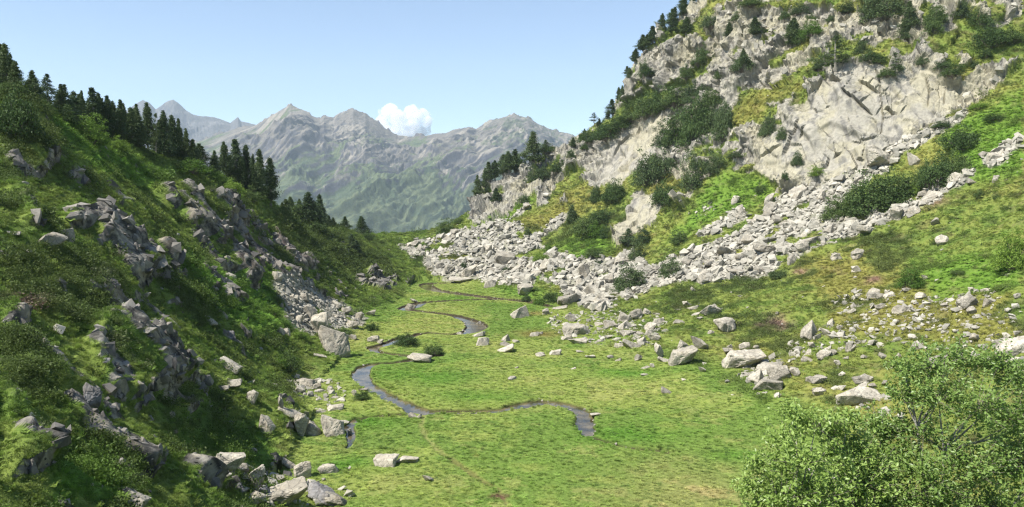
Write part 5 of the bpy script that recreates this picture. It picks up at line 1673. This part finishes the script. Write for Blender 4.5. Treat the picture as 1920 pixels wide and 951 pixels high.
G1 = 'pines along the left skyline'
G2 = 'pines and shrubs on the right cliffs'
G3 = 'bushes of the valley and its slopes'
Z1 = (0, 80, 2.972)
ZC = (500, 160, 2.972)
ZQ = (1100, 0, 2.341)
Z3 = (740, 240, 2.972)
PL = {
 (Z1, G1): [
  ('P',8,215,30,70,'first pine at the left end of the skyline, cut by the edge'),('P',45,240,30,85,'tallest dark pine at the left end of the skyline'),('P',88,270,120,70),('P',150,280,225,44),
  ('L',200,335,212,84,'left one of three pale feathery conifers on the left skyline'),('L',270,345,190,90,'middle one of three pale feathery conifers on the left skyline'),('L',365,380,205,100,'right one of three pale feathery conifers on the left skyline'),
  ('P',425,400,218,84),('P',470,410,205,62),('P',525,430,208,84),('P',560,440,230,66),('P',615,470,255,84),('P',670,495,280,84),('P',700,510,310,62),('P',740,530,335,84),('P',768,540,322,70),
  ('P',822,570,325,80),('T',868,590,380,60),('P',918,605,368,84),('P',965,625,415,92),('P',1000,645,440,66),('P',1043,650,472,52),('P',1095,645,520,88,'last pine of the long left skyline row, with a ragged crown'),
  ('P',590,455,300,60),('P',640,480,330,60),('P',400,395,270,60),('P',495,420,260,60),('P',330,365,260,60),('P',720,515,360,60),
  ('P',1200,700,580,62,'first pine of the second skyline cluster'),('P',1250,750,570,70),('P',1325,785,560,86,'tallest pine of the second skyline cluster'),('P',1375,805,590,76),('P',1412,830,640,52),('P',1447,860,620,72),('P',1510,885,665,84,'last pine of the second skyline cluster'),('P',1285,770,640,60),('P',1350,800,650,60),
  ('B',85,520,280,230,'big grey green bush near the left edge'),('G',510,560,405,190,'light green bush below the skyline pines'),('B',360,440,350,120),('G',1080,725,640,150,'light green bush between the two skyline pine clusters'),('G',1200,775,705,100),('G',1290,840,765,130),('B',1150,700,650,80),('G',650,600,520,110),('B',1400,880,800,120),('B',60,280,215,110),('B',240,400,320,100)],
 (ZC, G1): [
  ('P',112,668,585,62,'first pine of the third skyline group'),('P',150,668,592,34),('P',185,678,592,44),('P',230,770,615,92),('P',290,770,612,66),('P',320,722,620,60),('P',350,748,695,32),('P',372,758,715,28),
  ('P',435,800,735,54,'lone small pine left of the far saddle'),('P',528,838,740,82,'last lone pine before the far saddle'),('L',470,935,838,70),('P',315,790,710,40),('P',262,740,640,50),('P',80,665,630,40),('B',180,740,650,120),('B',280,810,740,110),('B',560,860,810,60),('L',500,950,880,50)],
 (ZC, G2): [
  ('P',1492,420,248,84,'tall pine on the right skyline'),('L',1555,360,305,56),('P',1385,450,330,66,'rightmost and highest of the leaning skyline pines'),('P',1350,480,355,72),('P',1310,500,380,72),('P',1275,520,405,64),('P',1240,540,425,54),('P',1215,560,450,44),('P',1172,630,500,54),('P',1195,650,560,42),('P',1280,650,570,56),('P',1368,460,370,60),('P',1330,500,400,60),
  ('B',1000,825,738,98,'dark round bush alone beside the far saddle'),('B',1070,770,735,50),('B',1625,480,393,84,'round dark bush on the far end of the right ridge'),('D',1545,525,440,84),('D',1487,535,460,62),('B',1785,315,240,76),('T',1825,208,150,48,'small thin tree on the right skyline above the ridge dip'),('B',1870,290,190,66),('P',1700,765,665,48,'small dark pine alone on the far grass slope'),('B',1835,650,570,54),('B',1580,370,320,90),('B',1510,390,350,70),('B',1690,400,350,50),('B',1420,460,400,60),('B',1770,360,330,50)],
 (ZQ, G2): [
  ('P',110,490,412,44,'pointed pine on the right skyline above the bushes'),('P',155,450,372,36),('P',210,280,222,30),('P',180,330,290,26),('P',252,220,148,56),('P',292,180,104,46),('P',270,200,150,40),('P',340,140,112,18),('P',380,120,38,50),('P',382,150,90,50),('P',430,66,-5,50),('P',460,40,-20,46),
  ('D',540,115,40,72),('P',437,155,72,66),('D',665,95,42,54),('P',625,160,95,62),('P',738,150,72,66),('P',782,255,135,62),('D',740,295,195,120),('D',685,310,235,100),('B',585,345,298,56),('P',690,290,215,40),
  ('P',920,210,75,84),('G',990,155,88,80),('B',950,190,120,80),('B',870,85,40,44),('D',930,60,0,60),('T',1090,310,162,120,'wind-bent thin pine on top of the great cliff slab'),('D',1030,300,240,70),('D',1200,235,168,50),('D',1310,85,-50,140),('D',1250,60,-20,90),('P',1408,150,5,76,'tall pine on the cliff ledge near the top of the picture'),('D',1400,170,110,70),
  ('D',1440,265,200,90),('D',1475,290,240,50),('T',1360,345,235,66),('B',1320,335,290,60),('B',1770,200,82,115,'large dark bush under the upper right corner cliffs'),('B',1720,110,25,76),('B',1860,195,120,110),('B',1750,250,210,60),('B',1610,330,265,80),('D',1560,300,255,60),('B',1520,150,50,70),('B',1530,100,10,80),('D',1640,75,10,70),('D',1150,60,10,90),('D',1700,300,260,40),('B',1250,270,215,90),('B',1290,275,235,60),
  ('B',720,30,0,100),('D',1070,100,65,40),('B',985,100,60,50),
  ('B',545,465,382,76),('D',600,610,448,84),('D',560,590,465,104,'darkest clump in the big thicket left of the great slab'),('B',480,650,448,136,'centre of the big thicket left of the great slab'),('B',400,630,470,124,'left side of the big thicket left of the great slab'),('D',340,650,540,84),('D',330,780,648,136,'lower left dark dwarf pine of the big thicket'),('D',265,810,660,92),
  ('D',470,832,662,104,'dark conical dwarf pine below the big thicket'),('D',565,760,668,86),('D',650,690,660,50),('B',130,878,788,84,'round bush in the grass left of the leaning slab'),('B',40,888,820,48),('B',460,600,420,90),('B',520,560,410,90),('D',600,540,440,70),
  ('B',150,570,498,114),('B',90,610,530,104),('B',200,530,448,104),('B',260,510,408,104),('B',330,490,380,114),('B',390,460,362,94),('D',470,450,352,84),('B',45,620,565,60),('B',300,470,400,80),('B',440,345,288,54),('B',520,275,195,60),('B',490,290,240,60),('B',255,340,262,54),('B',280,335,300,50),('D',800,590,490,50),('D',855,615,545,40),('D',780,600,520,40),('B',340,900,790,110),('B',1250,830,800,30),('G',1010,770,725,60),('B',870,790,750,30)],
 (Z7, G3): [
  ('B',850,392,262,130,'left low end of the broad dark thicket'),('B',940,370,200,150),('B',1050,350,118,200,'left half of the broad dark thicket above the right boulder strip'),('B',1170,300,112,190),('B',1130,330,180,160),('B',1000,370,220,150),('B',1350,225,60,110),('B',1410,215,20,180,'right half of the broad dark thicket above the right boulder strip'),('B',1510,160,0,150),('B',1260,250,130,100),('G',1290,260,200,60),
  ('G',1275,762,638,118,'round bush on the right grass slope'),('G',1845,660,452,190,'large bright bush at the right edge of the picture'),('B',430,245,188,60),('B',155,305,275,22),('B',1655,270,225,60),('B',1750,285,255,40),
  ('B',1530,690,660,70),('D',530,725,665,90),('D',640,90,0,50)],
 (ZQ, G3): [('B',1655,650,545,150,'upper dark bush beside the top of the boulder strip'),('B',1790,530,495,70),('G',1720,480,445,70),('B',1560,560,525,60)],
 (Z3, G3): [
  ('B',1215,405,285,120),('D',1122,408,322,56),('B',1150,528,440,116),('B',1070,585,480,130),('G',1120,600,520,90),('D',987,525,425,54),('D',1385,640,545,86,'dark shrub at the foot of the leaning slab'),('D',1355,735,610,84),('L',1300,660,560,90),
  ('G',822,745,675,98,'bright green bush in the far boulder field'),('D',1310,915,750,150,'dark shrub among the middle boulders'),('D',1345,905,800,90),('D',1540,835,715,130),('D',1500,815,760,60),('B',722,415,368,64),('D',1130,770,730,40),('G',860,700,640,40),('B',1590,640,570,100),('D',1250,880,820,60),
  ('B',1110,720,660,100),('B',1180,610,540,80),('D',740,605,560,40),('D',625,815,770,40),('D',385,785,740,30),('D',1725,820,790,40)],
 (Z4, G3): [
  ('B',780,556,488,130,'dark round bush on the stream bank in the middle meadow'),('B',930,605,543,94),('B',1450,314,264,54),('G',1515,335,288,62),('B',1580,318,248,84,'dark bush where meadow meets the far boulders'),('G',335,505,462,66),('B',430,500,455,110),('G',180,525,465,90),('B',580,475,420,70),('B',120,700,600,120),('G',70,680,610,80),('G',90,460,400,90),('G',30,400,330,90),('B',530,860,810,80)],
}
# small conifers along the skyline of the right mountain and more of the left rows
for u, v, h_, w_ in ((1283,14,30,16),(1262,30,34,16),(1240,50,30,15),(1218,66,26,14),(1206,80,24,14),(1192,112,22,12),(1180,146,20,12),(1160,186,24,12),(1140,222,18,11),(1122,238,16,10),(1096,258,16,10),(1075,275,18,11)):
    plant('P', u, v, v - h_, w_, None, 'small pines along the right skyline')
for u, v, h_, w_ in ((20,92,50,24),(60,178,42,22),(118,205,52,24),(150,215,60,26),(188,232,62,26),(214,240,66,26),(232,250,58,24),(262,262,56,26),(300,285,60,26),(338,300,54,24),(362,305,46,22),(402,335,40,22),(452,352,46,24),(478,368,44,22),(545,398,34,20),(575,412,36,20),(596,424,30,18)):
    plant('P', u, v, v - h_, w_, None, G1)
for (z, grp), lst in PL.items():
    for p_ in lst:
        plant(p_[0], z[0] + p_[1] / z[2], z[1] + p_[2] / z[2], z[1] + p_[3] / z[2], p_[4] / z[2], p_[5] if len(p_) > 5 else None, grp)

# ------------------------------------------------------------------ undergrowth: grass, ferns and dwarf shrubs
def src(name, VF_):
    me_ = mesh_np(name, *VF_)
    me_.materials.append(M_UNDER)
    return bpy.data.objects.new(name, me_)


def mound_src(seed, flat=0.5, n=190, leaf=.085):
    rng = np.random.default_rng(seed)
    lumps = rng.uniform(-.36, .36, (9, 3))
    lumps[:, 2] = np.abs(lumps[:, 2]) * flat
    c = lumps[rng.integers(9, size=n)] + rng.normal(size=(n, 3)) * np.array([.12, .12, .10 * flat + .03])
    c[:, 2] = np.maximum(c[:, 2], -.03)
    return leaves(c, leaf, leaf * .5, rng, up=.5)


def blades_src(seed, n=64, h=.5, spread=.28, w=.022):
    rng = np.random.default_rng(seed)
    an = rng.uniform(0, 6.28, n)
    r0 = rng.random(n) ** .7 * spread
    base = np.stack([np.cos(an) * r0, np.sin(an) * r0, np.zeros(n) - .03], 1)
    d2 = rng.uniform(0, 6.28, n)
    tip = base + np.stack([np.cos(d2) * .16, np.sin(d2) * .16, h * rng.uniform(.5, 1.1, n)], 1)
    s = np.stack([-np.sin(d2), np.cos(d2), np.zeros(n)], 1) * w
    mid = (base + tip) / 2 + np.array([0, 0, h * .12])
    V_ = np.stack([base, mid + s, tip, mid - s], 1).reshape(-1, 3)
    return V_, (np.arange(n) * 4)[:, None] + np.array([0, 1, 2, 3])


def fern_src(seed):
    rng = np.random.default_rng(seed)
    vs = []
    for k in range(11):
        an = k / 11 * 6.28 + rng.uniform(-.3, .3)
        L_ = rng.uniform(.4, .6)
        ts = np.linspace(.12, 1, 11)
        d = np.array([math.cos(an), math.sin(an)])
        for t in ts:
            p_ = np.array([d[0] * L_ * t, d[1] * L_ * t, .45 * math.sin(t * 2.0) * .8])
            wl = .15 * (1 - t) + .02
            for sg in (1, -1):
                q_ = p_ + np.array([-d[1] * sg * wl, d[0] * sg * wl, -.02])
                o_ = np.array([d[0], d[1], 0]) * .024
                vs += [p_ - o_, q_, p_ + o_, p_ + o_ * .2]
    V_ = np.array(vs)
    return V_, np.arange(len(V_)).reshape(-1, 4)


SRC = [src('shrub_mound', mound_src(1)), src('shrub_mound', mound_src(2, .8)), src('shrub_mound', mound_src(3, .35)),
       src('grass_tuft', blades_src(4)), src('grass_tuft', blades_src(5, h=.35, spread=.34)), src('fern', fern_src(6)), src('fern', fern_src(7))]


def spread(name, label, ids, kinds, scale, tint, tilt=0.5):
    me_ = bpy.data.meshes.new(name)
    me_.vertices.add(len(ids))
    jit = RNG.normal(size=(len(ids), 3)) * np.array([.12, .12, 0])
    me_.vertices.foreach_set('co', (P[ids] + jit).astype(f32).ravel())
    n_ = NF[ids]
    rot = np.stack([np.arctan2(-n_[:, 1], n_[:, 2]) * tilt, np.arctan2(n_[:, 0], n_[:, 2]) * tilt, RNG.uniform(0, 6.28, len(ids))], 1)
    fattr(me_, 'rot', rot, 'FLOAT_VECTOR')
    fattr(me_, 'scl', scale, 'FLOAT_VECTOR')
    fattr(me_, 'pick', kinds, 'INT')
    fattr(me_, 'tint', np.concatenate([tint, np.ones((len(ids), 1))], 1), 'FLOAT_COLOR')
    me_.update()
    o = bpy.data.objects.new(name, me_)
    col.objects.link(o)
    ng = bpy.data.node_groups.new(name, 'GeometryNodeTree')
    ng.interface.new_socket('Geometry', in_out='INPUT', socket_type='NodeSocketGeometry')
    ng.interface.new_socket('Geometry', in_out='OUTPUT', socket_type='NodeSocketGeometry')
    gi, go = ng.nodes.new('NodeGroupInput'), ng.nodes.new('NodeGroupOutput')
    iop = ng.nodes.new('GeometryNodeInstanceOnPoints')
    jn = ng.nodes.new('GeometryNodeGeometryToInstance')
    for s_ in reversed(SRC):
        oi = ng.nodes.new('GeometryNodeObjectInfo')
        oi.inputs['Object'].default_value = s_
        oi.inputs['As Instance'].default_value = False
        oi.transform_space = 'ORIGINAL'
        g2i = ng.nodes.new('GeometryNodeGeometryToInstance')
        ng.links.new(oi.outputs['Geometry'], g2i.inputs[0])
        oi_out = g2i.outputs[0]
        if s_ is SRC[-1]:
            jn = ng.nodes.new('GeometryNodeJoinGeometry')
        ng.links.new(oi_out, jn.inputs[0])

    def na(nm, typ):
        n = ng.nodes.new('GeometryNodeInputNamedAttribute')
        n.data_type = typ
        n.inputs['Name'].default_value = nm
        return n.outputs['Attribute']
    ng.links.new(gi.outputs[0], iop.inputs['Points'])
    ng.links.new(jn.outputs[0], iop.inputs['Instance'])
    iop.inputs['Pick Instance'].default_value = True
    ng.links.new(na('pick', 'INT'), iop.inputs['Instance Index'])
    e2r = ng.nodes.new('FunctionNodeEulerToRotation')
    ng.links.new(na('rot', 'FLOAT_VECTOR'), e2r.inputs[0])
    ng.links.new(e2r.outputs[0], iop.inputs['Rotation'])
    ng.links.new(na('scl', 'FLOAT_VECTOR'), iop.inputs['Scale'])
    ng.links.new(iop.outputs[0], go.inputs[0])
    md = o.modifiers.new('spread', 'NODES')
    md.node_group = ng
    return tag(o, label, kind='stuff')


azv = np.abs(azs[np.arange(len(P)) // NR])
okm = (rmask < 0.35) & (tmask < 0.5) & (azv < R(37)) & (Rr > 16) & (Rr < 345) & (VF > -60) & (P[:, 2] > -1)
nearsun = RNG.random(len(P)).astype(f32)
# hillsides
for nm, lab, msk, n, pw_, bias in (
        ('left_undergrowth', 'dwarf shrubs, ferns and grass covering the left hillside', okm & (P[:, 2] > 0.9) & (UF < 860) & (P[:, 0] < 5), 56000, 1.1, 0.14),
        ('right_undergrowth', 'heath, grass and low shrubs covering the right slopes', okm & (P[:, 2] > 0.9) & ((UF >= 860) | (P[:, 0] >= 5)), 52000, 0.8, -0.05)):
    ids = pick(msk, n, pw_)
    sh = shn[ids, 0]
    lu = lush[ids]
    r0 = RNG.random(n)
    kinds = np.where(r0 < 0.30 + 0.6 * sh + bias, RNG.integers(0, 3, n), np.where(RNG.random(n) < 0.15 + 0.6 * lu, RNG.integers(5, 7, n), RNG.integers(3, 5, n)))
    dist = (Rr[ids] / 75).clip(.45, 3.4) ** .6
    base = RNG.uniform(.5, 1.15, n) * dist * (0.8 + 0.7 * sh * (kinds < 3))
    bigs = (kinds < 3) & (RNG.random(n) < np.where(P[ids, 0] < 0, 0.10, 0.05)) & (dist > .6)
    base = np.where(bigs, base * RNG.uniform(1.5, 2.3, n), base)
    zk = np.where(kinds < 3, RNG.uniform(.6, 1.3, n), RNG.uniform(.7, 1.1, n))
    scale = np.stack([base, base, base * zk * np.where(P[ids, 0] > 0, .62, .95)], 1)
    tint = gcol[ids] * RNG.uniform(.8, 1.25, (n, 1)) * np.where(kinds < 3, np.where(bigs, .8, 1.0), 1.65)[:, None]
    spread(nm, lab, ids, kinds, scale, tint)
# meadow
msk = okm & (P[:, 2] <= 0.9) & (sd > np.where(Rr > 115, 0.8, 0.12)) & (pd > 0.3) & (Rr > 50)
n = 70000
ids = pick(msk, n, 1.0)
kinds = np.where(RNG.random(n) < 0.82, RNG.integers(3, 5, n), np.where(RNG.random(n) < .8, 2, 5))
base = (.32 + .75 * RNG.random(n) ** 2.2) * np.sqrt(Rr[ids] / 90).clip(.8, 1.5)
edge = (1 + 0.7 * (sd[ids] < 0.7))
scale = np.stack([base, base, base * RNG.uniform(.22, .5, n) * edge], 1)
spread('meadow_grass', 'long meadow grass with tufts along the stream banks', ids, kinds, scale, gcol[ids] * RNG.uniform(.72, 1.35, (n, 1)) * 1.6, .2)
cl_ = fbm(P * 0.25, 2, 91)
n = 5200
ids = pick(msk & (cl_ > 0.12) & (pd > 0.6), n, 0.8)
base = RNG.uniform(.3, .75, n)
spread('meadow_herbs', 'dark broad-leaved herbs scattered through the meadow grass', ids, RNG.integers(0, 3, n), np.stack([base, base, base * .7], 1), np.tile(np.array([[.085, .16, .035]]), (n, 1)) * RNG.uniform(.6, 1.4, (n, 1)), .2)

# ------------------------------------------------------------------ the leafy shrubs close to the camera
def front_shrub(label, base, Y, clumps, seed, nleaf):
    rng = np.random.default_rng(seed)
    e = bpy.data.objects.new('leafy_shrub', None)
    col.objects.link(e)
    e.location = base
    tag(e, label, 'shrub', 'leafy shrubs close in front')
    b0 = np.array(base)
    cs = []
    for u, v, r_, dy in clumps:
        cs.append((np.array(at_y(u, v, Y + dy)), r_ * (Y + dy) / FPX))
    # stems: a few main trunks, each clump hangs on a branch from the nearest trunk
    top = np.mean([c for c, r_ in cs], axis=0)
    trunks = []
    parts = []
    for k in range(4):
        tgt = cs[int(rng.integers(len(cs)))][0]
        path = [b0 + rng.normal(size=3) * np.array([.12, .12, 0]), b0 * .55 + tgt * .45 + rng.normal(size=3) * .15, b0 * .2 + tgt * .8 + rng.normal(size=3) * .1, tgt]
        trunks += path[1:3]
        parts.append(tube(path, [.06, .042, .026, .01], 7))
    cen, tw = [], []
    for c, r_ in cs:
        tr = min(trunks, key=lambda t: np.linalg.norm(t - c) + 2 * max(0, t[2] - c[2]))
        parts.append(tube([tr, (tr + c) / 2 + rng.normal(size=3) * .08, c], [.022, .014, .007], 5))
        nt_ = int(26 * (r_ / .5) ** 2) + 10
        for k in range(nt_):
            d = rng.normal(size=3)
            d[2] = d[2] * .7 + .25
            d /= np.linalg.norm(d)
            L_ = r_ * rng.uniform(.55, 1.45)
            s0 = c + d * r_ * rng.uniform(0, .3)
            e0 = c + d * L_ + np.array([0, 0, .05])
            tw.append(tube([s0, (s0 + e0) / 2 + rng.normal(size=3) * .02, e0], [.0055, .004, .002], 3))
            m_ = nleaf
            t = rng.uniform(.25, 1.02, m_)[:, None]
            cen.append(s0 + (e0 - s0) * t + rng.normal(size=(m_, 3)) * .055)
    cen = np.concatenate(cen)
    # pointed oval leaves, slightly folded, mostly facing up
    n = len(cen)
    nr = rng.normal(size=(n, 3)) * .65 + np.array([-.1, -.2, .8])
    nr /= np.linalg.norm(nr, axis=1)[:, None]
    d = np.cross(nr, rng.normal(size=(n, 3)))
    d /= np.linalg.norm(d, axis=1)[:, None]
    s = np.cross(nr, d)
    L_ = rng.uniform(.045, .095, (n, 1))
    W_ = L_ * rng.uniform(.42, .6, (n, 1))
    a = cen - d * L_ * .5
    t_ = cen + d * L_ * .5
    l1 = cen - d * L_ * .12 + s * W_ * .5 + nr * L_ * .10
    l2 = cen + d * L_ * .2 + s * W_ * .36 + nr * L_ * .08
    r1 = cen - d * L_ * .12 - s * W_ * .5 + nr * L_ * .10
    r2 = cen + d * L_ * .2 - s * W_ * .36 + nr * L_ * .08
    V_ = np.stack([a, l1, l2, t_, r2, r1], 1).reshape(-1, 3) - b0
    o_ = (np.arange(n) * 6)[:, None]
    F_ = np.concatenate([o_ + np.array([0, 1, 2, 3]), o_ + np.array([0, 3, 4, 5])])
    link('foliage', mesh_np('foliage', V_, F_), M_FRONT, e)
    V_, F_ = merge(parts)
    link('branches', mesh_np('branches', V_ - b0, F_, True), M_PALEBARK, e)
    V_, F_ = merge(tw)
    link('twigs', mesh_np('twigs', V_ - b0, F_), M_BARK, e)
    return e


def ground_z(x, y):
    a = math.atan2(x, y)
    i = int(np.argmin(np.abs(azs - a)))
    j = int(np.argmin(np.abs(RV[i] - math.hypot(x, y))))
    return float(P[i * NR + j, 2])


C1 = [(1615,870,44,.4),(1625,910,50,.2),(1630,990,60,.2),(1600,840,30,.5),(1492,782,34,.2),(1530,800,44,0),(1468,830,44,.2),(1565,815,38,.3),(1440,880,42,0),(1500,868,56,-.3),(1575,872,50,.1),(1412,925,36,.1),(1465,935,54,-.3),(1545,935,62,-.4),(1410,965,40,0),(1590,790,22,.4),(1520,960,70,.2),(1600,930,48,.3),(1480,985,60,0),(1580,1000,70,0)]
C2 = [(1640,905,56,.2),(1648,800,36,.4),(1945,850,64,.1),(1790,672,36,.4),(1745,690,40,.2),(1698,698,34,.3),(1840,680,40,.5),(1885,700,44,.4),(1925,720,46,.5),(1690,745,32,.2),(1760,752,56,-.2),(1830,770,66,-.3),(1905,790,66,0),(1725,822,48,.1),(1668,812,36,.4),(1650,870,52,.1),(1730,890,70,-.4),(1820,880,76,-.5),(1910,880,76,-.3),(1680,945,66,-.3),(1780,960,84,-.4),(1880,970,84,-.4),(1630,960,50,.3),(1965,760,60,.3),(1970,900,80,0),(1700,1020,80,0),(1850,1050,80,0)]
g1z = ground_z(5.3, 13.2)
front_shrub('smaller leafy green shrub at the bottom right, nearer the meadow', (5.3, 13.2, g1z - .1), 13.6, C1, 901, 28)
g2z = ground_z(8.4, 14.2)
front_shrub('larger leafy green shrub filling the bottom right corner', (8.4, 14.2, g2z - .1), 14.4, C2, 902, 27)
resolve_labels()
